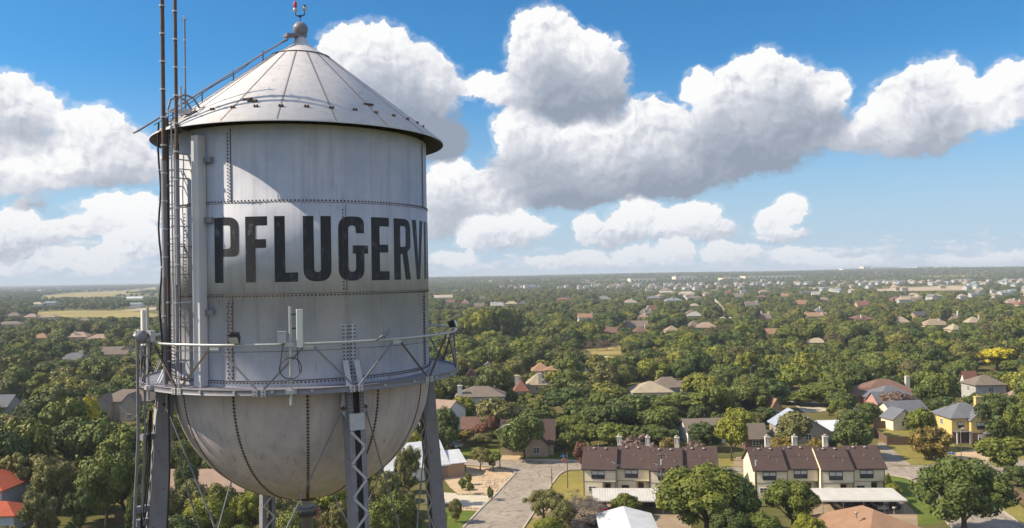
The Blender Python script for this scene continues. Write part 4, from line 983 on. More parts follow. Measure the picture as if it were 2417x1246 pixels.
# --- townhouse rows in the middle ground: four stepped units under brown roofs
def townhouses(label, short, cl, cr, forward, chim_at):
    a, b_ = gp(cl[0], cl[1], 5.2), gp(cr[0], cr[1], 5.2)
    ax = Vector((b_.x-a.x, b_.y-a.y, 0)); L = ax.length; yaw = math.atan2(ax.y, ax.x); u = L/4
    t = thing('townhouse_row', label, 'townhouses', (a.x, a.y, 0), yaw, 'townhouse rows behind carports')
    he, hr, d = 5.2, 8.0, 9.4; sl = (hr-he)/(d/2)
    for k in range(4):
        y0 = .4 if k in forward else 1.7; x0, x1 = k*u, (k+1)*u
        w_ = MB(); yb = y0+d
        e = .0 if k in forward else .002
        # upper floor over the whole width, ground floor with a recessed entry at the right
        def blk(xa, xb, ya, yb2, za, zb): w_.box(((xa+xb)/2, (ya+yb2)/2, (za+zb)/2), (xb-xa, yb2-ya, zb-za))
        blk(x0+e, x1-e, y0, yb, 2.55, he-.02); blk(x0+e, x0+u*.58, y0, yb, -.2, 2.55); blk(x0+u*.58, x1-e, y0+1.1, yb, -.2, 2.55)
        w_.add([(x0+e, y0, he-.02), (x0+e, yb, he-.02), (x0+e, (y0+yb)/2, hr-.14), (x1-e, y0, he-.02), (x1-e, yb, he-.02), (x1-e, (y0+yb)/2, hr-.14)], [(0, 1, 2), (5, 4, 3)])
        wl = w_.build('wall', ['wall_cream'], t)
        tr = MB()
        for x_ in (x0+.06, x1-.06): tr.bar((x_, y0-.015, 0 if x_ < x1-.1 else 2.55), (x_, y0-.015, he-.05), .1, .05, (0, 1, 0))
        tr.bar((x0+.1, y0-.012, 2.62), (x1-.1, y0-.012, 2.62), .05, .06); tr.build('corner_board', ['trim_dark'], wl)
        r_ = MB(); r_y0 = y0-.45; rh = hr; ze = he-.45*sl
        slab(r_, [(x0-(.35 if k == 0 else 0), r_y0, ze), (x1+(.35 if k == 3 else 0)-.003, r_y0, ze), (x1+(.35 if k == 3 else 0)-.003, y0+d/2, rh), (x0-(.35 if k == 0 else 0), y0+d/2, rh)], .2)
        slab(r_, [(x1+(.35 if k == 3 else 0)-.003, yb+.45, ze), (x0-(.35 if k == 0 else 0), yb+.45, ze), (x0-(.35 if k == 0 else 0), y0+d/2, rh), (x1+(.35 if k == 3 else 0)-.003, y0+d/2, rh)], .2)
        rf = r_.build('roof', ['roof_brown'], t)
        fm = MB(); fm.bar((x0, r_y0-.02, ze-.1), (x1-.01, r_y0-.02, ze-.1), .04, .2); fm.build('gutter', ['trim_dark'], rf)
        for fx in (.30, .66):
            mb = MB(); zz = hr-.55*sl-.05; mb.lathe([(.12, zz-.1), (.12, zz+.14), (.30, zz+.14), (.26, zz+.26), (0, zz+.34)], 12, c=(x0+u*fx, y0+d/2-.55)); mb.build('vent', ['vent_metal'], rf)
        for fx, dy, h_ in ((.42, .1, .62), (.52, 2.4, .45), (.12, .9, .4), (.75, 3.2, .35)):
            mb = MB(); zz = hr-dy*sl; mb.tube([(x0+u*fx, y0+d/2-dy, zz-.1), (x0+u*fx, y0+d/2-dy, zz+h_)], .055, 7); mb.build('vent_pipe', ['vent_metal'], rf)
        window(t, (x0+u*.45, y0, 3.88), 'front', 2.35, 1.45, 'trim_dark', 1)
        window(t, (x0+u*.26, y0, 1.35), 'front', 1.3, .95, 'trim_white' if k in forward else 'trim_dark', 1)
        dr = MB(); dr.box((x0+u*.73, y0+1.07, 1.05), (1.0, .06, 2.1)); dr = dr.build('door', ['door_dark'], t)
        kb = MB(); kb.sphere((x0+u*.73+.38, y0+1.02, 1.0), .04, 6); kb.build('handle', ['vent_metal'], dr)
        ps = MB(); ps.box((x1-.12, y0+.1, 1.27), (.12, .12, 2.55)); ps.build('porch_post', ['trim_dark'], t)
    for fx in chim_at:
        mb = MB(); x = fx*L; y = d+.9
        mb.box((x, y, 4.42), (.86, .8, 8.84)); mb.box((x, y, 8.9), (1.0, .94, .12)); mb.box((x-.26, y-.41, 8.25), (.05, .04, 1.0), mi=1); mb.box((x+.26, y-.41, 8.25), (.05, .04, 1.0), mi=1)
        mb.lathe([(.2, 8.95), (.2, 9.15), (.3, 9.15), (.3, 9.28), (0, 9.34)], 12, 2, c=(x, y)); mb.build('chimney', ['chimney_white', 'trim_dark', 'vent_metal'], t)
    c_, s_ = math.cos(yaw), math.sin(yaw)
    EXCL.append([(a.x+x*c_-y*s_, a.y+x*s_+y*c_) for x, y in ((-3, -12), (L+3, -12), (L+3, 13), (-3, 13))])
    LAND.append((short, (cl[0]+cr[0])/2, cl[1]-40, a.y)); KEEP.append((cl[0], cr[0], cl[1]-52, cl[1]+42, a.y))
    return t, a, yaw, L
TH1 = townhouses('row of four cream townhouses with brown roofs, nearer the water tower', 'left townhouse row', (1376,1103.4), (1694,1110), (0, 2), (.26, .485, .715))
TH2 = townhouses('row of four cream townhouses with brown roofs and sunlit end wall, farther from the tower', 'right townhouse row', (1782,1107), (2097,1106), (0, 2), (.20, .42, .665))

# --- houses the photograph shows one by one
H('two-storey house with white gable end and tan-brown roof behind the right tower leg', 'white gable house', 990, 1076, 943, 8.0, 'gx', 'pinktan', 'white', yaw=-28, depth=10, wings=((-2,-5.5,5,4,2.7,4.2,'gy'),))
H('brown hip-roofed house with tall cream chimney at its left corner', 'brown hip house', 1078, 1190, 911, 8.0, 'hip', 'greybrown', 'grey', chim=((-.42,-.35,.6,1.3),), wings=((5,-5.5,6,5,2.8,4.4,'hip'),), vents=2)
H('small red-roofed house with white chimney above its ridge', 'red-roofed house', 1214, 1246, 896, 6.0, 'hip', 'red', 'white', chim=((-.3,0,1.2,1.4),), vis=(1213,1244,892,922))
H('tan hip-roofed house with one tall cream chimney on the front slope', 'tan tall-chimney house', 1244, 1292, 881, 6.2, 'hip', 'beige', 'tan', chim=((.12,-.45,.3,1.3),), vis=(1250,1288,878,898))
H('orange-brown multi-hipped house half hidden by green trees', 'orange hip house', 1256, 1298, 855, 7.4, 'hip', 'orange', 'tan', wings=((4,-4,6,6,5.2,6.6,'hip'),), vis=(1262,1296,853,876))
H('small white house with dark red gable front near the balcony edge', 'red gable cottage', 1098, 1124, 870, 5.6, 'gy', 'redbrown', 'redbrick', vis=(1100,1122,869,886))
H('grey hip roof glimpsed among trees right of the balcony', 'grey hip cottage', 1140, 1164, 853, 5.2, 'hip', 'palegrey', 'grey', vis=(1144,1162,852,860))
H('beige hip-roofed bungalow with white wall in the middle of the trees', 'beige bungalow', 1488, 1580, 899, 5.6, 'hip', 'beige', 'white', depth=12, vis=(1495,1572,899,930))
H('mauve-brown house with long roof just behind the beige bungalow', 'mauve-brown house', 1535, 1613, 889, 5.8, 'hip', 'greybrown', 'grey', wings=((8,-1,9,8,2.8,4.6,'gx'),), vis=(1570,1610,889,908))
H('tiny white house with white chimney between dark oaks', 'tiny white house', 1372, 1390, 866, 5.0, 'hip', 'palegrey', 'white', chim=((-.4,0,.9,1.0),), vis=(1374,1388,863,870))
H('brown gabled house with small front gable and white trim behind the street oak', 'brown street house', 1186, 1306, 990, 7.0, 'gx', 'brown', 'tan', depth=11, wings=((2.0,-4.6,5.2,5,2.6,4.9,'gy'),), yaw=-3, he=2.8, vis=(1255,1300,990,1040))
H('long low brown-roofed house behind the red crape myrtles', 'low brown house', 1092, 1152, 984, 5.0, 'gx', 'redbrown', 'tanbrick', vis=(1100,1135,984,1003))
H('grey-brown low gabled house behind the gap between townhouse rows', 'low grey house', 1612, 1700, 988, 5.0, 'gx', 'greybrown', 'white', vis=(1618,1660,988,1000), yaw=4)
H('dark house with brown timber deck behind the lone street tree', 'dark deck house', 1752, 1800, 1000, 5.4, 'gx', 'greybrown', 'brownbrick', vis=(1768,1786,1000,1030))
H('house with bright white and blue metal roof behind the townhouses', 'blue metal-roofed house', 1836, 1930, 974, 6.0, 'gy', 'metal_blue', 'stone', depth=14, he=3.0, wings=((7.5,-1,6,9,2.6,4.2,'gx','metal_white'),), vis=(1895,1958,978,1030))
H('small house with orange-tan gabled roof among oaks', 'orange-tan cottage', 1808, 1836, 937, 5.4, 'gy', 'orange', 'tanbrick', vis=(1812,1832,937,958))
H('large red-brown hip-roofed brick house with cream chimney', 'large red-brown house', 2018, 2150, 894, 6.6, 'hip', 'redbrown', 'redbrick', depth=14, chim=((.47,.1,.4,1.2),), wings=((-9,-4,8,8,2.8,4.6,'gx'),), vis=(2022,2130,894,930))
H('grey-roofed house with red and white front gable', 'grey red-gabled house', 2044, 2150, 909, 6.0, 'hip', 'slate', 'redbrick', depth=12, wings=((-6.5,-7,5,6,2.8,5.2,'gx','slate','pink'),), vis=(2050,2090,909,950), yaw=6)
H('grey-roofed cream house with two gables beside the plank fence', 'grey cream house', 2082, 2172, 946, 5.8, 'gx', 'slate', 'cream', depth=11, wings=((-5,-5.8,6,5,2.8,5.0,'gy','slate','cream'),), vis=(2080,2125,946,1000), yaw=10)
H('two-storey yellow house with grey hipped roofs and yellow chimney', 'yellow house', 2222, 2322, 949, 8.6, 'hip', 'slate', 'yellow', depth=9, he=5.7, chim=((.45,.2,.9,1.3,'wall_yellow'),), wings=((.9,-4.6,4.2,2.4,5.5,7.5,'gy','slate','yellow'),(3.4,-5.4,3.8,3.0,2.5,3.3,'hip','slate','brownbrick')), vis=(2222,2300,949,1060))
YH = next(o for o in COL.objects if o.get('label', '').startswith('two-storey yellow house'))
mb = MB(); mb.box((0, 0, 1.3), (9.55, 9.1, 2.6)); mb.box((.9, -5.0, 1.3), (4.3, 2.3, 2.6)); mb.build('brick_base', ['wall_brownbrick'], YH)
window(YH, (.9, -6.16, 1.4), 'front', 1.6, 1.5); window(YH, (.9, -5.8, 4.1), 'front', 1.7, 1.6, 'trim_dark'); window(YH, (-2.9, -4.56, 4.1), 'front', 1.4, 1.5, 'trim_dark')
mb = MB(); mb.box((-2.9, -5.1, 2.72), (3.4, 1.5, .14)); pr = mb.build('porch_roof', ['roof_slate'], YH)
for x in (-4.4, -1.5): mb = MB(); mb.box((x, -5.7, 1.3), (.2, .2, 2.7)); mb.build('porch_post', ['trim_white'], YH)
mb = MB(); mb.box((-2.9, -4.58, 1.05), (1.0, .08, 2.1)); mb.build('door', ['door_dark'], YH)
H('two-storey grey-brown house with brick base at the right, below the yellow tree', 'grey-brown brick house', 2285, 2356, 885, 8.0, 'hip', 'greybrown', 'grey', wings=((7,-4,6,6,2.8,4.4,'hip','pinktan','redbrick'),), vis=(2290,2362,885,925))
H('small house with red roof and white wall left of the yellow tree', 'small red gable house', 2272, 2300, 876, 6.4, 'gx', 'red', 'white', vis=(2274,2296,876,886))
# bottom edge
H('pale metal-roofed house at the bottom edge in front of the carport', 'pale metal-roofed house', 1418, 1566, 1194, 4.3, 'gy', 'metal_white', 'white', depth=26, w=7.6, he=3.3, yaw=-2, dist=117.5, win=False, vents=0, vis=(1418,1545,1194,1246))
H('orange shingle hip-roofed house at the bottom edge by the right carport', 'orange hip bungalow', 1972, 2124, 1194, 5.4, 'hip', 'orange', 'tan', depth=13, w=11, dist=124.5, yaw=18, vis=(1975,2125,1194,1246), vents=2)
H('house with bright orange-red roofs and lilac porch at the left bottom corner', 'bright red-roofed house', -75, 44, 1108, 8.0, 'hip', 'brightred', 'bluegrey', depth=10, he=5.6, wings=((1.5,-6.5,15,6,2.6,4.2,'hip'),), vis=(0,60,1108,1240))
H('long brown-roofed house seen under the left side of the tank bowl', 'long brown house', 405, 600, 1108, 5.4, 'gx', 'pinktan', 'stone', depth=10, yaw=-4, vis=(430,540,1108,1142))
H('white metal-roofed house with gables behind the right tower leg', 'white metal-roofed house', 893, 1030, 1046, 6.4, 'gx', 'metal_white', 'white', depth=12, yaw=24, wings=((6.5,-2,7,8,2.8,4.5,'gx','metal_white','tanbrick'),), vis=(905,1000,1046,1110))
# left of the tower
H('two-storey grey-brown house with pale stone gables left of the tower legs', 'grey stone house', 246, 372, 918, 8.4, 'hip', 'greybrown', 'stone', wings=((-5,-5.5,5,5,5.4,7.6,'gy'),(3,-5.5,5,5,5.4,8.0,'gy')), vis=(250,315,918,990))
H('pale grey house cut off by the left edge of the photo', 'pale grey edge house', -40, 34, 932, 7.4, 'gx', 'slate', 'grey', vis=(0,32,932,970))
H('dark brown roof sunk in trees at the left', 'dark sunken roof house', 66, 116, 997, 5.6, 'hip', 'greybrown', 'brownbrick', vis=(80,114,1000,1022))
H('tan house with white chimney in the left middle distance', 'tan white-chimney house', 158, 216, 783, 6.0, 'hip', 'pinktan', 'tan', chim=((-.05,-.3,.6,1.4),), vis=(162,212,780,800))
H('grey-roofed house with fat cream chimney in the left middle distance', 'grey cream-chimney house', 148, 208, 832, 6.0, 'hip', 'slate', 'grey', chim=((.3,-.2,.8,1.6),), vis=(152,202,826,842))
H('brown gabled pair of roofs left of the panel antenna', 'brown pair-roof house', 246, 308, 818, 6.2, 'gx', 'greybrown', 'tan', wings=((6,2,8,8,4,7,'gy'),), vis=(246,305,815,834))
H('small orange-tan hip roof at the left', 'orange-tan hip cottage', 80, 118, 787, 5.6, 'hip', 'orange', 'tan', vis=(82,116,787,797))
H('pinkish roof among olive trees at the left', 'pinkish roof house', 212, 262, 788, 5.6, 'hip', 'pinktan', 'tan', vis=(220,250,787,798))
H('long grey-brown roof at the left edge', 'long grey-brown edge house', -6, 58, 758, 5.4, 'hip', 'greybrown', 'tan', vis=(2,56,758,768))
H('small tan roof nearest the golden field', 'field-edge tan house', 98, 138, 742, 5.6, 'hip', 'tan', 'tan', vis=(102,134,741,752))
H('grey roof left of the golden field', 'field-edge grey house', 18, 52, 737, 6.8, 'hip', 'greybrown', 'tan', vis=(20,50,736,747))
H('brown peaked roof at the near edge of the golden field', 'field-edge peaked house', 60, 92, 740, 6.4, 'hip', 'pinktan', 'tan', vis=(62,90,739,750))
H('brown roof right of the golden field edge', 'field-edge brown house', 188, 216, 749, 5.6, 'hip', 'greybrown', 'tan', vis=(190,214,748,756))
H('bluish gabled house beyond the golden field', 'bluish gabled house', 108, 134, 711, 8.0, 'gx', 'bluegrey', 'bluegrey', vis=(110,132,711,720), win=False)
H('pale house beyond the golden field, left of the bluish one', 'pale field house', 76, 102, 713, 7.4, 'hip', 'cream', 'white', vis=(78,100,713,720), win=False)
H('long white shed beside the far field at the left', 'long white shed', 300, 338, 700, 6, 'gx', 'metal_white', 'white', vis=(300,338,697,708), win=False, name='shed', cat='shed')
H('pale blue gabled house below the long white shed', 'pale blue house', 308, 336, 714, 8, 'gx', 'bluegrey', 'white', vis=(310,336,713,724), win=False)
# right middle distance
MID = [
 ('tan flat-ridged roof at a clearing edge', 'clearing tan house', 1906,1950,797,5.0,'hip','beige','tan',()),
 ('small orange tiled roof in dark trees', 'orange tiled cottage', 1806,1834,775,5.6,'gx','orange','tan',()),
 ('big red-brown gabled roof with slim cream chimney', 'big red-brown roof house', 2004,2058,743,7.6,'hip','redbrown','redbrick',((-.1,-.3,.0,1.2),)),
 ('beige hip roof with pale wall above the small streetlamp oaks', 'beige pale-walled house', 2108,2142,747,6.6,'hip','beige','white',()),
 ('dark grey gabled roof over an orange brick wall', 'dark grey brick house', 2152,2183,735,7.6,'gx','darkgrey','tanbrick',()),
 ('wide tan hip roof with white skylight', 'wide tan house', 2176,2236,752,6.6,'hip','tan','tan',((.15,-.15,-.4,1.4),)),
 ('tan roof with dark shaded side right of the wide tan one', 'half-shaded tan house', 2237,2264,764,6.0,'hip','beige','tan',()),
 ('tan roof with slim chimney on its right in the trees', 'slim-chimney tan house', 2280,2312,747,6.6,'hip','beige','tan',((.45,0,.8,1.2),)),
 ('pale roof with tall free-standing white chimney', 'tall white chimney house', 2236,2262,739,6.6,'hip','tan','cream',((.5,0,1.6,1.4),)),
 ('twin-peaked tan house with two white chimneys', 'twin-peaked tan house', 2122,2168,699,8.0,'hip','tan','cream',((-.45,-.2,.6,1.5),(.0,-.35,-.6,1.5))),
 ('red-brown hip roof touching the twin-peaked tan house', 'red-brown neighbour house', 2102,2126,699,7.6,'hip','redbrown','redbrick',()),
 ('tan hip roof with two cream chimneys near the right edge', 'right-edge tan house', 2372,2404,705,7.0,'hip','pinktan','tan',((.1,-.2,.6,1.5),)),
 ('reddish roof with cream chimney at the right edge', 'right-edge red house', 2394,2430,708,6.8,'hip','red','tan',((-.25,-.2,.8,1.5),)),
 ('low orange-red roof with two white chimneys', 'low orange-red house', 1900,1948,737,5.6,'gx','orange','white',((-.42,0,.4,1.4),(.3,-.3,.2,1.6))),
 ('grey hip roof with white chimney behind the low orange-red one', 'grey white-chimney house', 1920,1946,725,6.6,'hip','grey','grey',((.05,-.2,.9,1.5),)),
 ('bright orange gable between dark crowns', 'bright orange gable house', 1879,1903,708,7.0,'gx','orange','tanbrick',()),
 ('tan hip roof alone in a sea of oaks', 'lone tan house', 1934,1956,701,6.4,'hip','tan','tan',()),
 ('red-brown hip roof over a dark brick wall', 'dark-walled red house', 1786,1810,696,7.4,'hip','redbrown','brownbrick',()),
 ('tan peaked roof with cream chimney tip', 'tan peaked house', 1790,1814,684,7.6,'hip','tan','tan',((0,0,.8,1.5),)),
 ('orange-tan roof with white chimney', 'orange-tan chimney house', 1841,1860,692,7.0,'gx','orange','tan',((-.1,0,.9,1.4),)),
 ('purple-grey hip roof with white dormer', 'purple-grey house', 1888,1922,686,7.6,'hip','darkgrey','grey',((-.1,0,.5,1.4),)),
 ('pale grey roof right of the purple-grey one', 'pale grey roof house', 1916,1936,688,7.0,'gx','palegrey','white',((.45,0,.8,1.4),)),
 ('grey-brown gable with white chimney and white porch gable', 'white porch gable house', 1757,1790,711,6.8,'gx','greybrown','white',((.35,-.2,.8,1.5),)),
 ('brown roof between two tall white chimneys', 'two tall chimneys house', 1794,1818,739,6.6,'gx','greybrown','tan',((-.35,0,1.6,1.3),(.3,-.1,1.4,1.3))),
 ('small dark red roof in the upper trees', 'small dark red house', 1712,1726,685,7.0,'hip','red','tan',((.1,0,.6,1.5),)),
 ('brown roof with two pale chimneys left of the lime tree', 'two-chimney brown house', 1732,1754,693,7.0,'gx','greybrown','tan',((-.1,0,1,1.5),(.5,0,.6,1.5))),
 ('red gabled roof at the near side of the subdivision', 'red gable near subdivision', 2020,2050,710,7.0,'gx','red','tan',((.2,0,.4,1.5),)),
 ('blue-grey hip roof with white chimney', 'blue-grey hip house', 1568,1608,703,7.6,'hip','bluegrey','bluegrey',((-.05,-.1,.9,1.6),)),
 ('brown hip roof over a white two-storey wall', 'white-walled brown house', 1620,1656,698,8.0,'hip','greybrown','white',((-.05,0,.5,1.5),)),
 ('cream peaked roof with white chimney, highest of its cluster', 'cream peaked house', 1556,1592,686,8.2,'hip','cream','cream',((-.05,0,.6,1.6),)),
 ('long cream roof with white gable and reddish end', 'long cream house', 1602,1640,688,7.6,'hip','cream','white',((-.05,0,.6,1.5),)),
 ('beige hip roof with white chimney right of dark oaks', 'beige chimney house', 1472,1504,706,7.0,'hip','beige','bluegrey',((.1,-.1,.8,1.5),)),
 ('purple-brown peaked roof left of the blue-grey one', 'purple-brown house', 1526,1560,698,7.6,'hip','grey','grey',((.1,0,.4,1.5),)),
 ('dark red gable with white chimney at its left end', 'dark red gable house', 1526,1547,721,7.0,'gx','red','tan',((-.35,-.2,.0,1.6),)),
 ('brown roof with two cream chimneys in front of the dark red gable', 'two cream chimneys house', 1508,1536,729,6.8,'hip','greybrown','tan',((-.05,-.3,.1,1.5),(.45,0,.6,1.6))),
 ('tan-brown roof just below the two cream chimneys', 'lower tan-brown house', 1504,1530,739,6.0,'hip','pinktan','tan',((.2,-.3,.2,1.4),)),
 ('small tan roof below the white two-storey wall', 'small tan low house', 1626,1650,716,5.4,'hip','beige','tan',()),
 ('brown roof stepping down the slope, upper one', 'upper stepped house', 1618,1646,731,6.2,'hip','greybrown','tan',()),
 ('grey-tan roof with chimney stepping down the slope, lower one', 'lower stepped house', 1622,1658,736,6.0,'hip','palegrey','tan',((.1,0,.8,1.4),)),
 ('brown hip roof with tan neighbour at the wood edge', 'brown wood-edge house', 1624,1650,756,6.2,'hip','greybrown','tan',()),
 ('long tan hip roof at the wood edge', 'tan wood-edge house', 1642,1690,760,6.2,'hip','pinktan','tan',()),
 ('tan roof peeping over a dark hedge', 'peeping tan house', 1570,1600,768,5.8,'hip','tan','tan',()),
 ('long brown roof with cross gable above the driveway', 'long cross-gable house', 1478,1528,757,6.4,'gx','greybrown','stone',()),
 ('red-brown hip roof with cream chimney beside the long brown one', 'red-brown chimney house', 1494,1528,771,5.8,'hip','redbrown','tan',((.4,.1,1.0,1.3),)),
 ('red-brown sloping roof left of the driveway', 'red-brown slope house', 1428,1456,772,5.8,'gx','redbrown','tan',()),
 ('orange-brown roof over a tall white wall', 'tall white-walled house', 1364,1396,740,8.4,'gx','orange','white',((.55,0,1.2,1.2),)),
 ('grey-brown low roof far up the left slope', 'grey-brown slope house', 1408,1442,699,7.0,'hip','grey','tan',((.05,0,.5,1.6),)),
 ('red hip roof with two white chimneys', 'red two-chimney house', 1312,1344,702,7.4,'hip','red','tan',((.3,0,.6,1.4),(.48,0,.6,1.2))),
 ('broad tan hip roof left of the red two-chimney one', 'broad tan hip house', 1192,1222,711,7.4,'hip','beige','tan',()),
 ('pale grey roof with white chimneys', 'pale grey chimney house', 1158,1188,713,7.0,'gx','palegrey','white',((-.15,0,.8,1.6),(.4,-.1,.4,1.6))),
 ('red-brown roof with tall white chimney near the tank', 'red-brown tank-side house', 1088,1110,708,7.0,'hip','redbrown','tan',((-.1,0,.8,1.6),)),
 ('dim red roof right beside the tank', 'dim red tank-side house', 1050,1074,707,6.6,'gx','redbrown','tan',()),
 ('long cream low building right beside the tank', 'long cream building', 1022,1072,696,7.0,'gx','cream','white',()),
 ('brown gable with white chimney near the lime trees', 'brown chimney gable house', 1120,1142,715,6.6,'gx','greybrown','tan',((.45,0,.6,1.5),)),
 ('small brown gable up among the trees', 'small brown gable house', 1132,1146,698,7.0,'gx','greybrown','tan',()),
 ('pinkish gable with white face left of the red two-chimney house', 'pinkish gable house', 1226,1242,709,7.4,'gy','pinktan','white',()),
]
for i, (lb, sh, x0, x1, py, hr, kd, rf, wl, ch) in enumerate(MID):
    H(lb if 'building' in lb else 'house with '+lb, sh, x0, x1, py, hr, kd, rf, wl, yaw=(i*37 % 25)-12, chim=ch, win=False)

# --- far subdivision: small pale houses and the long white buildings on the skyline
rng = random.Random(5)
protos = []
for k, (rf, wl, kd) in enumerate((('grey','far','gx'),('pinktan','fartan','hip'),('bluegrey','far','gx'),('tan','fartan','hip'),('greybrown','far','gx'),('beige','far','hip'))):
    protos.append((rf, wl, kd))
pro_objs = [None]*6
def far_house(x, y, k, yaw, sc, lab, grp):
    if pro_objs[k] is None:
        rf, wl, kd = protos[k]; t = thing('house', lab, 'house', (x, y, hz(x, y)), yaw, grp)
        mk_wall(kd, 13, 10, 5.4, 8.2).build('wall', ['wall_'+wl], t); mk_roof(kd, 13, 10, 5.4, 8.2, .5).build('roof', ['roof_'+rf], t); pro_objs[k] = t
    else:
        t = copy_tree(pro_objs[k]); t.location = (x, y, hz(x, y)); t.rotation_euler = (0, 0, yaw); tag(t, lab, None, grp)
    t.scale = (sc, sc, 1); return t
FARH = []
GL = {0: ('small pale two-storey house in the dense subdivision under the right skyline', 'houses of the right-hand subdivision'),
      1: ('small grey-roofed house in the middle distance below the central skyline', 'houses below the central skyline'),
      2: ('tiny pale house on the far land left of the tank', 'houses on the far left land')}
def try_far(px, py, kset, gi, n=1):
    P_ = gp(px, py, 0)
    for _ in range(3): P_ = gp(px, py, hz(P_.x, P_.y))
    if any(math.hypot(P_.x-a, P_.y-b2) < 17 for a, b2 in FARH): return
    q0 = project((P_.x, P_.y, hz(P_.x, P_.y)+8)); q1 = project((P_.x, P_.y, hz(P_.x, P_.y)+2)); wp = 6*F_PX/P_.y; KEEP.append((px-wp, px+wp, q0[1], q1[1], P_.y))
    FARH.append((P_.x, P_.y)); far_house(P_.x, P_.y, rng.choice(kset), R(rng.choice((0, 90))+rng.uniform(-14, 14)+12), rng.uniform(.75, 1.1), *GL[gi])
n = 0
while n < 135:      # right subdivision, densest toward the right
    x = 2430-(rng.random()**1.4)*900; y0 = 677-(x-1500)*.004; y = y0-(rng.random()**1.1)*28
    if y > 683-(2417-x)*.012 and x < 1700: continue
    try_far(x, y, (0, 0, 2, 3, 1, 5), 0); n += 1
for _ in range(52): try_far(rng.uniform(1330, 1760), rng.uniform(662, 682), (1, 3, 4, 0, 4), 1)
for _ in range(14): try_far(rng.uniform(1130, 1340), rng.uniform(672, 684), (1, 3, 4), 1)
for _ in range(20): try_far(rng.uniform(0, 370), rng.uniform(679, 690), (0, 2, 3), 2)
def hall(label, x0, x1, y, h, wall, roof, dist, cat='building'):
    P_ = at((x0+x1)/2, y, dist); z = hz(P_.x, P_.y); w = (x1-x0)/F_PX*dist
    t = thing('long_hall', label, cat, (P_.x, P_.y, z), R(2))
    mk_wall('flat', w, 60, h, h).build('wall', [wall], t)
    mb = MB(); mb.box((0, 0, h+.4), (w+1, 61, .8)); mb.build('roof', [roof], t)
    n_ = max(3, int(w/14)); 
    for k in range(min(n_, 12)):
        mb = MB(); mb.box((-w/2+w*(k+.5)/min(n_, 12), -30.1, h*.45), (w/min(n_, 12)*.4, .3, h*.35)); mb.build('window', ['window_glass'], t)
hall('long sand-coloured retail hall in the far centre right', 1752, 1880, 650, 11, 'wall_cream', 'roof_beige', 3000)
hall('low cream hall beside the long sand-coloured retail hall', 1700, 1748, 654, 8, 'wall_cream', 'roof_cream', 2900)
hall('cream blocks on the skyline left of the white tower block', 1984, 2032, 637, 15, 'wall_cream', 'roof_cream', 5200)
hall('tall cream block standing up on the right skyline', 2033, 2052, 634, 26, 'wall_cream', 'roof_cream', 5250)
hall('long white hall on the skyline right of the tall cream block', 2053, 2118, 637, 18, 'wall_white', 'roof_cream', 5300)
hall('white hall in the middle of the right skyline', 2157, 2200, 635, 16, 'wall_white', 'roof_cream', 5300)
hall('short white hall with dark trees at both ends on the skyline', 2208, 2232, 634, 14, 'wall_white', 'metal_white', 5400)
hall('white hall near the dark copse on the right skyline', 2238, 2262, 634, 15, 'wall_white', 'metal_white', 5500)
hall('rightmost white hall on the skyline', 2366, 2440, 630, 15, 'wall_white', 'metal_white', 5500)
hall('long pale orange-roofed hall in the far centre', 1362, 1402, 655, 9, 'wall_cream', 'roof_orange', 2700)
hall('white and blue-roofed sheds in the far centre left', 1236, 1262, 660, 9, 'wall_white', 'metal_blue', 2300)
hall('row of cream apartment blocks in the far centre', 1484, 1544, 651, 13, 'wall_cream', 'roof_tan', 2900)
hall('pair of cream apartment blocks left of the retail hall', 1590, 1640, 648, 13, 'wall_cream', 'roof_cream', 3100)

# ------------------------------------------------------------------ trees
def ico_pts():
    t = (1+5**.5)/2; v = [(-1,t,0),(1,t,0),(-1,-t,0),(1,-t,0),(0,-1,t),(0,1,t),(0,-1,-t),(0,1,-t),(t,0,-1),(t,0,1),(-t,0,-1),(-t,0,1)]
    f = [(0,11,5),(0,5,1),(0,1,7),(0,7,10),(0,10,11),(1,5,9),(5,11,4),(11,10,2),(10,7,6),(7,1,8),(3,9,4),(3,4,2),(3,2,6),(3,6,8),(3,8,9),(4,9,5),(2,4,11),(6,2,10),(8,6,7),(9,8,1)]
    v = [Vector(p).normalized() for p in v]; mid = {}; nf = []
    def m(a, b):
        k = (min(a, b), max(a, b))
        if k not in mid: mid[k] = len(v); v.append(((v[a]+v[b])/2).normalized())
        return mid[k]
    for a, b, c in f: x, y, z = m(a, b), m(b, c), m(c, a); nf += [(a, x, z), (b, y, x), (c, z, y), (x, y, z)]
    return np.array([tuple(p) for p in v]), np.array(nf)
ICV, ICF = ico_pts()
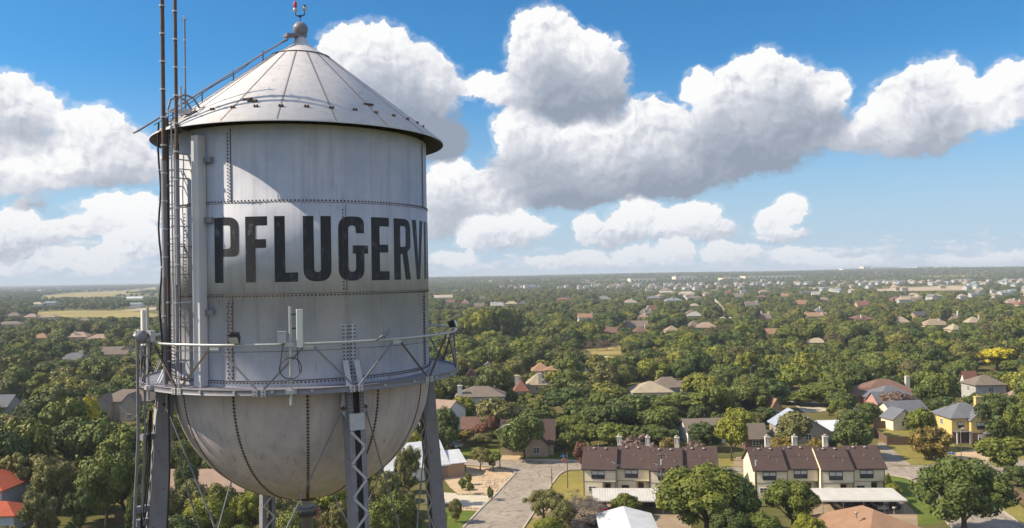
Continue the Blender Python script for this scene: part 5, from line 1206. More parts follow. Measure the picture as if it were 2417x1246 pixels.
def crown_mesh(name, seed, form, lobes, lr, leaf, dens, mat):
    """leaf clumps scattered over the lobes of a crown; the tree is about 10 m wide and 9 m tall"""
    g_ = np.random.default_rng(seed); L = []
    z0, z1, rx = {'oak': (1.1, 9, 5), 'round': (1.8, 9, 4.6), 'tall': (1.2, 9, 3.9), 'bush': (.1, 9, 4.6), 'airy': (1.6, 9, 4.8)}[form]
    zc, rz = (z0+z1)/2, (z1-z0)/2
    for i in range(lobes):
        d = g_.normal(size=3); d /= np.linalg.norm(d); 
        if d[2] < -.25 and g_.random() < .75: d[2] = abs(d[2])
        k = g_.uniform(.50, .86) if i > lobes*.22 else g_.uniform(.1, .45)
        r_ = lr*g_.uniform(.62, 1.30)
        w = 1.0
        if form == 'tall': w = 1.0-.62*max(0, d[2]*k)
        if form == 'oak' and d[2] < 0: d[2] *= .85
        c = np.array([d[0]*k*(rx-r_*.35)*w, d[1]*k*(rx-r_*.35)*w, zc+d[2]*k*(rz-r_*.2)])
        L.append((c, r_))
    P_, N_ = [], []
    ctr = np.array([0, 0, zc-.8])
    for i, (c, r_) in enumerate(L):
        n = int(dens*4*math.pi*r_*r_); k = np.arange(n)+g_.random(); ph = np.arccos(1-2*k.clip(0, n)/max(n, 1)*.999); th = k*2.39996+g_.random()*6
        d = np.stack([np.sin(ph)*np.cos(th), np.sin(ph)*np.sin(th), np.cos(ph)], -1)
        out = (c-ctr)/max(1e-3, np.linalg.norm(c-ctr)); ok = (d@out > -.35)
        p = c+d*r_*g_.uniform(.80, 1.14, (n, 1))*np.array([1.06, 1.06, .92])
        for j, (c2, r2) in enumerate(L):
            if j != i: ok &= np.linalg.norm(p-c2, axis=1) > r2*.82
        P_.append(p[ok]); N_.append(d[ok])
    P_ = np.concatenate(P_); N_ = np.concatenate(N_); n = len(P_)
    N_ = N_+g_.normal(size=(n, 3))*.40; N_[:, 2] += .25; N_ /= np.linalg.norm(N_, axis=1)[:, None]
    T = np.cross(N_, g_.normal(size=(n, 3))); T /= np.linalg.norm(T, axis=1)[:, None]; B = np.cross(N_, T)
    s = leaf*g_.uniform(.55, 1.35, (n, 1)); a = s*g_.uniform(.7, 1.2, (n, 1)); b = s*g_.uniform(.5, .9, (n, 1))
    V = np.stack([P_-T*a, P_-B*b+N_*s*.12, P_+T*a*.9-N_*s*.18, P_+B*b+N_*s*.1], 1).reshape(-1, 3)
    cv = np.concatenate([c+ICV*r_*.74*np.array([1.05, 1.05, .92])*g_.uniform(.88, 1.1, (len(ICV), 1)) for c, r_ in L]); nc = len(ICV)
    cf = np.concatenate([ICF+n*4+nc*i for i in range(len(L))])
    allv = np.concatenate([V, cv]); me = bpy.data.meshes.new(name)
    nq, ntri = n, len(cf); me.vertices.add(len(allv)); me.vertices.foreach_set('co', allv.astype(np.float32).ravel())
    li = np.concatenate([np.arange(nq*4), cf.ravel()]); me.loops.add(len(li)); me.loops.foreach_set('vertex_index', li.astype(np.int32))
    me.polygons.add(nq+ntri); me.polygons.foreach_set('loop_start', np.concatenate([np.arange(nq)*4, nq*4+np.arange(ntri)*3]).astype(np.int32))
    me.update(calc_edges=True); me.validate(); me.materials.append(MATS[mat])
    return me
def trunk_mesh(name, seed, h=4.6, r=.26, limbs=6, spread=2.6):
    rg = random.Random(seed); mb = MB()
    pts = [Vector((0, 0, -.3))]; 
    for k in range(1, 5): pts.append(Vector((rg.uniform(-.15, .15)*k*.6, rg.uniform(-.15, .15)*k*.6, h*k/4)))
    mb.tube(pts, [r*1.35, r*1.0, r*.85, r*.7, r*.45], 8)
    for k in range(limbs):
        a = k*2*math.pi/limbs+rg.uniform(-.4, .4); z = rg.uniform(.35, .75)*h; L = spread*rg.uniform(.7, 1.15)
        b0 = Vector((0, 0, z)); b1 = b0+Vector((math.cos(a)*L*.5, math.sin(a)*L*.5, L*.45)); b2 = b0+Vector((math.cos(a)*L, math.sin(a)*L, L*1.0))
        mb.tube([b0, b1, b2], [r*.5, r*.34, r*.14], 6)
    return mb.mesh(name, ['bark'])
def bare_mesh(name, seed, mat, h=9.0, spread=.78, depth=6, dense=3):
    rg = random.Random(seed); mb = MB()
    def br(p, d, L, r_, k):
        q = p+d*L; mb.tube([p, (p+q)/2+Vector((rg.uniform(-.06, .06), rg.uniform(-.06, .06), 0))*L, q], [r_, r_*.8, r_*.6], 4 if k > 1 else 3, cap=False)
        if k == 0:
            for _ in range(4):      # tufts of fine twigs at the ends
                e = (d+Vector((rg.gauss(0, .7), rg.gauss(0, .7), rg.gauss(.1, .4)))).normalized()*rg.uniform(.35, .75); s_ = e.cross(Vector((rg.gauss(0, 1), rg.gauss(0, 1), rg.gauss(0, 1)))).normalized()*.028
                mb.add([q-s_, q+s_, q+e], [(0, 1, 2)])
            return
        for _ in range(dense if k > 2 else dense-1+(rg.random() < .5)):
            e = (d+Vector((rg.gauss(0, spread), rg.gauss(0, spread), rg.gauss(.12, .34)))).normalized(); br(q, e, L*rg.uniform(.62, .84), max(.02, r_*.58), k-1)
    br(Vector((0, 0, -.3)), Vector((0, 0, 1)), h*.24, .2, depth)
    return mb.mesh(name, [mat])
CR = {}
for form, seeds, lobes, lr, leaf, dens in (('oak', (1, 2, 3), 44, 1.35, .36, 6.0), ('round', (4, 5), 40, 1.30, .36, 6.0), ('tall', (6, 7), 34, 1.15, .34, 6.5), ('bush', (8, 9), 40, 1.35, .34, 6.0), ('airy', (10, 11), 36, 1.0, .30, 5.5)):
    CR[form] = [crown_mesh('crown_'+form, s, form, lobes, lr, leaf, dens, 'leaves_mixed') for s in seeds]; CR[form+'_near'] = [crown_mesh('crown_'+form, s+50, form, int(lobes*1.5), lr*.86, leaf*.62, dens*2.3, 'leaves_mixed') for s in seeds[:2]]
TRK = [trunk_mesh('trunk', s) for s in (1, 2, 3)]
BARE = [bare_mesh('branches', s, 'twigs_grey') for s in (1, 2)]
TREES = []      # placed trees: x, y, radius
TONE = {'leaves_dark': 'dark green', 'leaves_mid': 'mid-green', 'leaves_lime': 'lime green', 'leaves_yellow': 'bright yellow', 'leaves_olive': 'olive', 'leaves_rust': 'red-flowered', 'leaves_pink': 'pinkish', 'leaves_amber': 'amber', 'twigs_grey': 'bare grey', 'twigs_rosy': 'bare rosy-brown'}
FORM = {'oak': 'oak', 'round': 'round tree', 'tall': 'upright tree', 'bush': 'bushy tree', 'airy': 'loose airy tree', 'bare': 'twiggy tree'}
rt = random.Random(11); TN = []
def put_tree(x, y, w, h, form, mat, label=None, seed=None, trunk=True):
    t = thing('oak_tree' if form == 'oak' else ('bush' if form == 'bush' and h < 4 else 'tree'), label or 'tree', 'tree' if not (form == 'bush' and h < 4) else 'bush', (x, y, hz(x, y)), rt.uniform(0, 6.28), 'trees and bushes of the neighbourhood')
    t.scale = (w/10, w/10, h/9)
    k = rt.randrange(100) if seed is None else seed
    if form == 'bare':
        o = bpy.data.objects.new('branches', BARE[k % 2]); COL.objects.link(o); o.parent = t
    else:
        cs = CR[form+'_near' if math.hypot(x, y) < 172 else form]; o = bpy.data.objects.new('crown', cs[k % len(cs)]); COL.objects.link(o); o.parent = t
        if trunk: tr = bpy.data.objects.new('trunk', TRK[k % 3]); COL.objects.link(tr); tr.parent = t
    o.material_slots[0].link = 'OBJECT'; o.material_slots[0].material = MATS[mat]
    TREES.append((x, y, w/2)); px, py, d = project((x, y, h*.6)); TN.append((t, px, py, d, form, mat, w, h, bool(label)))
    return t
def T(px, top, d, wpx, form, mat, label=None):
    w = wpx/F_PX*d; q = at(px, top, d); h = max(1.2, q.z-hz(q.x, q.y)); return put_tree(q.x, d, w, h, form, 'leaves_'+mat if 'twigs' not in mat else mat, label)
# the ones that stand out in the photograph, near to far
T(1664,1098,128,240,'oak','mid','huge leafy oak between the two townhouse rows at the bottom')
T(1738,1125,126,120,'round','dark','dark round tree leaning on the right side of the huge oak')
T(1868,1132,131,142,'round','mid','tree hiding the left half of the right carport')
T(1800,1208,121,110,'bush','mid'); T(1908,1212,121,95,'bush','lime'); T(1720,1200,120,110,'bush','dark')
T(2272,1086,128,235,'oak','dark','huge dark oak at the bottom right beside the street')
T(1477,1164,140,80,'round','mid','small round tree in front of the left carport')
T(1345,1120,134,220,'bare','twigs_grey','half dead tree with bare grey twigs beside the driveway'); T(1282,1150,136,120,'airy','olive','thin olive tree overhanging the street kerb'); T(1330,1180,133,70,'bush','olive')
T(1378,1150,134,100,'bare','twigs_grey','bare twiggy tree before the left end of the left carport')
T(1292,1220,126,85,'bush','lime','yellow-green bush on the lawn at the bottom of the street')
T(1440,1226,126,45,'bush','mid')
T(1236,980,185,122,'oak','dark','street oak in front of the brown gabled house'); T(1133,1056,176,58,'round','olive','left tree of the pair in the gravel bed by the lamp post'); T(1164,1066,175,44,'round','mid','right tree of the pair in the gravel bed by the lamp post')
T(1160,976,206,36,'round','rust','tallest red crape myrtle by the low brown house'); T(1132,1000,204,40,'round','rust','lower red crape myrtle left of the tallest one'); T(1098,1014,202,44,'round','amber','amber crape myrtle nearest the tower leg'); T(1136,1022,199,52,'round','olive')
T(1052,962,205,62,'oak','dark'); T(1024,1005,188,70,'bush','dark','dark bush beside the right tower leg'); T(1062,1010,196,40,'round','dark')
T(1345,1018,188,62,'round','mid'); T(1369,1040,180,42,'bush','rust','rust-tinged bush at the left end of the left townhouse row'); T(1325,1002,195,56,'oak','dark')
for a in ((1336,918,238,138,'oak','dark'),(1410,958,214,112,'oak','dark'),(1492,930,222,146,'oak','dark'),(1560,958,212,126,'oak','mid'),(1622,925,240,140,'oak','mid'),(1448,998,200,120,'oak','dark'),(1540,1004,197,124,'oak','dark'),(1660,1000,192,90,'oak','dark'),(1392,1000,196,80,'oak','mid')): T(*a)
T(1508,1026,173,112,'bush','pink','pink-flowered hedge tree behind the left townhouse chimneys'); T(1575,1032,172,80,'bush','amber'); T(1640,1038,171,70,'bush','pink')
T(1725,982,181,88,'round','lime','lone bright street tree between the townhouse rows'); T(1873,966,186,128,'tall','olive','upright grey-green tree before the metal-roofed house'); T(1690,945,240,120,'oak','dark'); T(1762,930,252,120,'oak','dark'); T(1800,960,225,80,'oak','dark')
T(1850,1030,176,90,'bush','amber'); T(1930,1030,175,70,'bush','amber')
T(2010,986,181,104,'oak','dark','dense round oak behind the right end of the right townhouse row'); T(2168,962,188,84,'round','mid','green tree left of the yellow house'); T(2196,1004,178,104,'bush','amber','amber-tipped bushy tree on the lawn before the yellow house')
T(2226,935,225,90,'oak','dark'); T(2356,928,194,116,'oak','dark','dark oak hiding the right side of the yellow house'); T(2405,948,190,90,'oak','mid'); T(2370,1028,166,136,'oak','mid','spreading tree with bare forked trunk on the right verge'); T(2402,1098,156,76,'bush','dark','dark bush over the parked cars at the right edge')
T(2100,885,262,60,'oak','dark'); T(2115,925,232,90,'round','pink','reddish-brown tree between the grey-roofed houses')
T(1885,925,255,90,'oak','mid'); T(1935,905,250,120,'oak','mid'); T(1985,925,235,84,'round','dark'); T(1830,905,300,90,'oak','dark')
T(2095,1116,150,20,'bush','mid'); T(2108,1140,147,46,'bush','lime','low palm-like plant at the right end of the right townhouse row')
T(1214,800,440,80,'bare','twigs_grey','large bare grey tree right of the balcony'); T(1196,822,430,50,'bare','twigs_rosy'); T(1724,868,305,74,'bare','twigs_rosy','bare rosy-brown tree left of the teal street lamp'); T(1950,818,385,56,'bare','twigs_grey'); T(1990,800,392,60,'bare','twigs_rosy','rosy bare tree in the upper right woods'); T(1860,805,400,50,'bare','twigs_grey')
for i_ in range(8): T(1288+i_*24, 786+(i_*7 % 11), 445, 44, 'bare', 'twigs_grey' if i_ % 3 else 'twigs_rosy')
T(2352,820,330,104,'round','yellow','bright yellow-leaved tree at the right edge'); T(2400,850,318,80,'oak','mid')
for a in ((1103,744,515,56,'round','lime'),(1138,728,515,74,'oak','lime'),(1178,722,520,72,'oak','mid'),(1210,726,526,62,'oak','mid'),(1160,780,480,64,'round','lime'),(1345,772,480,54,'round','lime'),(1492,796,430,62,'round','lime'),(1548,800,432,74,'round','lime'),(1880,760,520,60,'tall','mid'),(1600,780,440,90,'oak','mid'),(1440,735,600,80,'oak','dark')): T(*a)
T(905,1098,132,110,'airy','olive','grey-green airy tree seen between the near and right tower legs'); T(962,1045,150,84,'airy','olive','airy tree in front of the white metal-roofed house'); T(935,1160,124,130,'bush','mid'); T(880,1130,128,80,'bare','twigs_grey')
T(1075,1175,139,42,'bush','olive','pale spiky shrub at the end of the concrete drive'); T(1040,1200,130,40,'bush','yellow')
for x, y, d, w in ((1106,1116,164,20),(1109,1138,157,22),(1155,1147,153,15),(1160,1153,152,12),(1096,1096,172,12),(1092,1128,160,26)): T(x, y, d, w, 'bush', 'mid' if w > 14 else 'olive')
for a in ((450,1132,134,112,'bush','olive'),(522,1138,131,112,'bush','mid'),(592,1150,128,112,'airy','lime'),(664,1165,126,110,'airy','olive'),(742,1172,124,116,'bare','twigs_rosy'),(790,1180,122,100,'airy','olive'),(700,1200,119,140,'bush','mid')): T(*a)
T(60,1056,152,126,'airy','olive','thin-leaved grey-green tree behind the bright red roof'); T(128,1066,141,146,'airy','olive','tall gnarled grey-green tree right of the bright red roof'); T(90,1150,126,110,'airy','olive'); T(250,1060,138,156,'bush','mid','large green tree left of the tower legs, bottom left')
for a in ((300,1002,166,150,'oak','mid'),(225,985,172,136,'oak','mid'),(62,984,166,126,'oak','mid'),(18,1012,156,116,'oak','dark'),(150,935,192,124,'oak','mid'),(210,935,205,52,'round','yellow'),(332,1062,140,84,'oak','mid'),(425,1035,162,92,'oak','mid'),(440,1085,146,70,'bush','dark'),(185,1150,130,90,'airy','dark'),(330,1140,122,80,'bush','dark'),(395,1150,126,80,'bush','olive')): T(*a)
# the street and yards stay in view
for k in ((1100,1300,1100,1246,190),(1050,1215,1095,1240,185),(1690,1768,1075,1165,185),(2095,2165,1045,1200,200),(2070,2140,1005,1045,230),(1910,2130,1150,1246,170),(1400,1600,1150,1246,165),(1300,1380,1095,1246,185),(2230,2330,1060,1100,200),(1380,1465,812,838,440),(2330,2417,1085,1246,190),(1862,1950,918,975,260),(1672,1725,706,752,700),(90,372,736,748,1090),(112,372,684,700,2200),(280,372,726,732,1250),(2070,2318,678,687,1650),(1050,1090,687,693,1500),(2308,2396,824,876,328),(1085,1232,730,790,512)): KEEP.append(k)
KA = np.array(KEEP, float)
def hides(px, py, d, rw, rh):
    """would a crown with this outline stand before something the photograph shows?"""
    m = (KA[:, 4] > d+2) & (px+rw*.8 > KA[:, 0]) & (px-rw*.8 < KA[:, 1]) & (py+rh*.85 > KA[:, 2]) & (py-rh*.85 < KA[:, 3])
    return bool(m.any())
EB = [(min(p[0] for p in q), max(p[0] for p in q), min(p[1] for p in q), max(p[1] for p in q), q) for q in EXCL]
EBA = np.array([e[:4] for e in EB])
def blocked(x, y):
    m = (EBA[:, 0] < x) & (EBA[:, 1] > x) & (EBA[:, 2] < y) & (EBA[:, 3] > y)
    return any(inside((x, y), EB[i][4]) for i in np.nonzero(m)[0])
CELL = {}
def crowd(x, y, r_, f=.78):
    cx, cy = int(x//12), int(y//12)
    for i in (-1, 0, 1):
        for j in (-1, 0, 1):
            for (a, b, c) in CELL.get((cx+i, cy+j), ()):
                if math.hypot(a-x, b-y) < (r_+c)*f: return True
    return False
def note(x, y, r_): CELL.setdefault((int(x//12), int(y//12)), []).append((x, y, r_))
for q in TREES: note(*q)
cand = []
d = 104.0
while d < 7400:
    st = 6.6 if d < 800 else (9.5 if d < 1600 else (15 if d < 3000 else 30)); half = d*.66+20; n = int(2*half/st)
    for i in range(n):
        x = -half+2*half*(i+rt.random())/n; cand.append((x, d+rt.uniform(-.5, .5)*st))
    d += st
SINGLE = []; MASS = []
mats_w = ['leaves_dark']*6+['leaves_mid']*11+['leaves_olive']*4+['leaves_lime']*3
for x, y in cand:
    dist = y
    big = dist > 900
    w = rt.uniform(5.5, 13.5) if not big else rt.uniform(8, 13); h = w*rt.uniform(.72, .98)
    if dist > 3000: w *= 1.5
    if 1250 < dist < 3400 and x/y > .08: h *= .62; w *= .8
    px, py, dd = project((x, y, hz(x, y)+h*.6))
    if px < -60 or px > 2480: continue
    if dist < 188 and px > 1000: continue
    fl = mnoise.noise(Vector((x/190., y/190., 3.3))); thin = .12
    if dist > 1200: thin = .30+.45*max(0, fl)
    if dist > 1500 and px > 1400: thin += .30
    if px < 380 and dist > 1300: thin = .45+.9*mnoise.noise(Vector((x/300., y/700., 1.7)))
    if dist > 3000: thin = .35+.7*mnoise.noise(Vector((x/500., y/900., 8.1)))
    if rt.random() < thin: continue
    r_ = w/2
    if blocked(x, y): continue
    if hides(px, py, dd, w/2*F_PX/dd, h*.42*F_PX/dd):
        w *= .6; h *= .55; r_ = w/2; px, py, dd = project((x, y, hz(x, y)+h*.6))
        if hides(px, py, dd, w/2*F_PX/dd, h*.42*F_PX/dd): continue
    if dist < 1600:
        if crowd(x, y, r_, .60): continue
        note(x, y, r_)
    if any(math.hypot(x-a, y-b) < 9 for a, b in FARH[:0]): continue
    (SINGLE if len(SINGLE)+len(TN) < 296 and dist < 900 else MASS).append((x, y, w, h))
for x, y, w, h in SINGLE:
    f = rt.choice(('oak', 'oak', 'oak', 'round', 'round', 'bush', 'tall', 'airy')) if rt.random() > .06 else 'bare'
    put_tree(x, y, w*(.8 if f == 'tall' else 1), h*(1.1 if f == 'tall' else 1), f, rt.choice(mats_w) if f != 'bare' else rt.choice(('twigs_grey', 'twigs_grey', 'twigs_rosy')))
# wording: tone, form and the nearest landmark, counted outward from it
ORD = ['', 'second ', 'third ', 'fourth ', 'fifth ', 'sixth ', 'seventh ', 'eighth ', 'ninth ', 'tenth ', 'eleventh ', 'twelfth ']
LM = LAND+[('tank balcony', 700, 915, 25), ('left tower leg', 378, 1100, 25), ('near tower leg', 845, 1120, 25), ('right tower leg', 1025, 1080, 25), ('parked cars at right', 2390, 1140, 155), ('teal street lamp', 1772, 895, 290), ('bright yellow tree', 2352, 850, 330)]
GRP = {}
for it in TN:
    t, px, py, d, form, mat, w, h, done = it
    if done: continue
    best = min((math.hypot(px-l[1], (py-l[2])*1.6), l) for l in LM if -20 < l[1] < 2440 and abs(px-l[1])+abs(py-l[2]) > 6)
    l = best[1]; dx, dy = px-l[1], py-l[2]
    rel = ('left of' if dx < 0 else 'right of') if abs(dx) > abs(dy)*1.3 else ('in front of' if d < l[3] and l[3] > 30 else ('beyond' if l[3] > 30 else ('below' if dy > 0 else 'behind')))
    GRP.setdefault((TONE[mat], FORM[form], rel, l[0]), []).append((best[0], t))
for (tone, form, rel, ln), lst in GRP.items():
    lst.sort(key=lambda q: q[0])
    for k, (_, t) in enumerate(lst): t['label'] = f"{'nearest ' if k == 0 and len(lst) > 1 else ORD[min(k, 11)]}{tone} {form} {rel} the {ln}"
# the woods behind, which read as one mass
srcs = [it for it in TN if it[4] in ('oak', 'round', 'bush', 'tall')]
me = bpy.data.meshes.new('distant_trees'); n = len(MASS)
me.vertices.add(n); me.vertices.foreach_set('co', np.array([(x, y, hz(x, y)) for x, y, w, h in MASS], np.float32).ravel())
sc_ = me.attributes.new('size', 'FLOAT_VECTOR', 'POINT'); sc_.data.foreach_set('vector', np.array([(w/10, w/10, h/9) for x, y, w, h in MASS], np.float32).ravel())
ro_ = me.attributes.new('turn', 'FLOAT_VECTOR', 'POINT'); ro_.data.foreach_set('vector', np.array([(0, 0, rt.uniform(0, 6.28)) for _ in MASS], np.float32).ravel())
kk = me.attributes.new('pick', 'INT', 'POINT'); kk.data.foreach_set('value', np.array([rt.randrange(8) for _ in MASS], np.int32))
LOW = [crown_mesh('crown_far', 40+i, f, 28, 1.5, .40, 4.4, 'leaves_mixed') for i, f in enumerate(('oak', 'oak', 'round', 'bush', 'round', 'tall', 'oak', 'bush'))]
# low-detail crowns stand as real bushes at the far wood edge and are the ones repeated over the distance
dt = bpy.data.objects.new('distant_trees', me); COL.objects.link(dt); tag(dt, kind='stuff')
gn = bpy.data.node_groups.new('distant_trees', 'GeometryNodeTree')
gn.interface.new_socket('Geometry', in_out='INPUT', socket_type='NodeSocketGeometry'); gn.interface.new_socket('Geometry', in_out='OUTPUT', socket_type='NodeSocketGeometry')
N = gn.nodes; Lk = gn.links; gi = N.new('NodeGroupInput'); go = N.new('NodeGroupOutput'); jn = N.new('GeometryNodeJoinGeometry')
def attr(nm, ty):
    a = N.new('GeometryNodeInputNamedAttribute'); a.data_type = ty; a.inputs[0].default_value = nm; return next(o for o in a.outputs if o.enabled and o.name == 'Attribute')
FARSRC = []
for i in range(8):
    x, y, w, h = MASS[i*3]
    t = thing('tree', 'tree', 'tree', (x, y, hz(x, y)), 0, 'trees and bushes of the neighbourhood'); t.scale = (w/10, w/10, h/9)
    o = bpy.data.objects.new('crown', LOW[i]); COL.objects.link(o); o.parent = t; FARSRC.append(t)
    t['label'] = f"{['first','second','third','fourth','fifth','sixth','seventh','eighth'][i]} small green tree at the near edge of the distant woods"
    oi = N.new('GeometryNodeObjectInfo'); oi.inputs[0].default_value = o; oi.transform_space = 'ORIGINAL'; oi.inputs[1].default_value = True
    ip = N.new('GeometryNodeInstanceOnPoints'); cmp_ = N.new('FunctionNodeCompare'); cmp_.data_type = 'INT'; cmp_.operation = 'EQUAL'
    ii = [s for s in cmp_.inputs if s.type == 'INT']; Lk.new(attr('pick', 'INT'), ii[0]); ii[1].default_value = i
    Lk.new(gi.outputs[0], ip.inputs['Points']); Lk.new(cmp_.outputs[0], ip.inputs['Selection']); Lk.new(oi.outputs['Geometry'], ip.inputs['Instance'])
    e2 = N.new('FunctionNodeEulerToRotation'); Lk.new(attr('turn', 'FLOAT_VECTOR'), e2.inputs[0]); Lk.new(e2.outputs[0], ip.inputs['Rotation']); Lk.new(attr('size', 'FLOAT_VECTOR'), ip.inputs['Scale'])
    Lk.new(ip.outputs[0], jn.inputs[0])
Lk.new(jn.outputs[0], go.inputs[0])
md = dt.modifiers.new('distant_trees', 'NODES'); md.node_group = gn
print('TREES single', len(TN), 'mass', len(MASS))

# ------------------------------------------------------------------ carports, cars, poles, signs, fences
def carport(label, bl, br, depth, zb, zf, posts):
    """corrugated lean-to roof on posts; bl, br: back corners in the photograph"""
    a, b_ = gp(bl[0], bl[1], zb), gp(br[0], br[1], zb); ax = b_-a; ax.z = 0; L = ax.length; yaw = math.atan2(ax.y, ax.x)
    t = thing('carport', label, 'carport', (a.x, a.y, 0), yaw, 'carports before the townhouses')
    mb = MB(); n = int(L/.22); vs = []
    for i in range(n+1):
        x = L*i/n; o = .03 if i % 2 else 0
        for y, z in ((0, zb), (-depth, zf)): vs += [(x, y, z+o), (x, y, z+o-.03)]
    f = []
    for i in range(n): k = i*4; f += [(k+2, k+6, k+4, k), (k+1, k+5, k+7, k+3)]
    mb.add(vs, f+[(0, 1, 3, 2), (n*4+2, n*4+3, n*4+1, n*4)]); mb.build('roof', ['metal_pale'], t)
    mb = MB(); mb.box((L/2, -depth-.03, zf-.1), (L, .08, .22)); mb.box((L/2, .03, zb-.12), (L, .08, .2)); mb.build('fascia', ['trim_white'], t)
    for k in range(posts):
        for y, z in ((-depth+.35, zf), (-.4, zb)):
            mb = MB(); mb.box((.3+(L-.6)*k/(posts-1), y, (z-.15)/2), (.12, .12, z-.12)); mb.build('post', ['post_grey'], t)
    return t, a, yaw, L
CP1 = carport('white corrugated carport before the left townhouse row', (1398,1152), (1612,1152.5), 6.6, 2.75, 2.35, 5)
CP2 = carport('white corrugated carport before the right townhouse row', (1912,1152), (2106,1151.5), 6.4, 2.75, 2.35, 5)
LAND.append(('left carport', 1480, 1165, 145)); LAND.append(('right carport', 2010, 1165, 145))
def garden_wall(label, p0, p1, h, mat, th=.2, name='garden_wall', cat='wall', px=True, planks=False, group=None):
    a, b_ = (gp(*p0), gp(*p1)) if px else (Vector((*p0, 0)), Vector((*p1, 0))); ax = b_-a; L = ax.length; yaw = math.atan2(ax.y, ax.x)
    t = thing(name, label, cat, (a.x, a.y, 0), yaw, group)
    mb = MB()
    if planks:
        n = int(L/.19)
        for i in range(n): hh = h+.04*math.sin(i*12.9898); mb.box((L*(i+.5)/n, 0, hh/2), (L/n*.94, .03, hh))
        mb.build('boards', [mat], t); mb = MB(); mb.box((L/2, .05, h*.25), (L, .06, .1)); mb.build('rail', [mat], t); mb = MB(); mb.box((L/2, .05, h*.8), (L, .06, .1)); mb.build('rail', [mat], t)
        k = 0
        while k*2.4 <= L: pb = MB(); pb.box((min(L-.06, k*2.4+.06), .09, h/2+.05), (.11, .11, h+.1)); pb.build('post', [mat], t); k += 1
    else:
        mb.box((L/2, 0, h/2), (L, th, h)); mb.build('masonry', [mat], t); mb = MB(); mb.box((L/2, 0, h+.035), (L+.06, th+.08, .07)); mb.build('coping', ['trim_white'], t)
    return t
c_, s_ = math.cos(CP1[2]), math.sin(CP1[2]); a = CP1[1]
garden_wall('red-brown brick wall at the back of the left carport', (a.x+.2, a.y+.15), (a.x+CP1[3]*c_, a.y+CP1[3]*s_+.15), 1.9, 'wall_redbrick', px=False)
a = CP2[1]; c_, s_ = math.cos(CP2[2]), math.sin(CP2[2])
garden_wall('dark brick wall at the back of the right carport', (a.x+.2, a.y+.15), (a.x+CP2[3]*c_-3, a.y+CP2[3]*s_+.15), 1.9, 'wall_brownbrick', px=False)
FG = 'plank fences of the right-hand yards'
garden_wall('plank fence along the far side of the dry lawn', (2062,1012), (2145,1008), 1.9, 'wood_fence', name='plank_fence', cat='fence', planks=True, group=FG)
garden_wall('plank fence slanting down beside the asphalt drive', (2064,1030), (2094,1050), 1.9, 'wood_fence', name='plank_fence', cat='fence', planks=True, group=FG)
garden_wall('plank fence along the near side of the dry lawn', (2095,1050), (2160,1050), 1.9, 'wood_fence', name='plank_fence', cat='fence', planks=True, group=FG)
garden_wall('plank fence running off the right edge beside the parked cars', (2383,1166), (2440,1208), 1.9, 'wood_fence', name='plank_fence', cat='fence', planks=True, group=FG)
garden_wall('low white fence before the red-gabled house', (1992,973), (2058,970), 1.0, 'trim_white', .1, name='white_fence', cat='fence')
garden_wall('grey fence in the shade under the trees at the bottom left', (270,1235), (330,1232), 1.9, 'wood_fence', name='plank_fence', cat='fence', planks=True, group=FG)

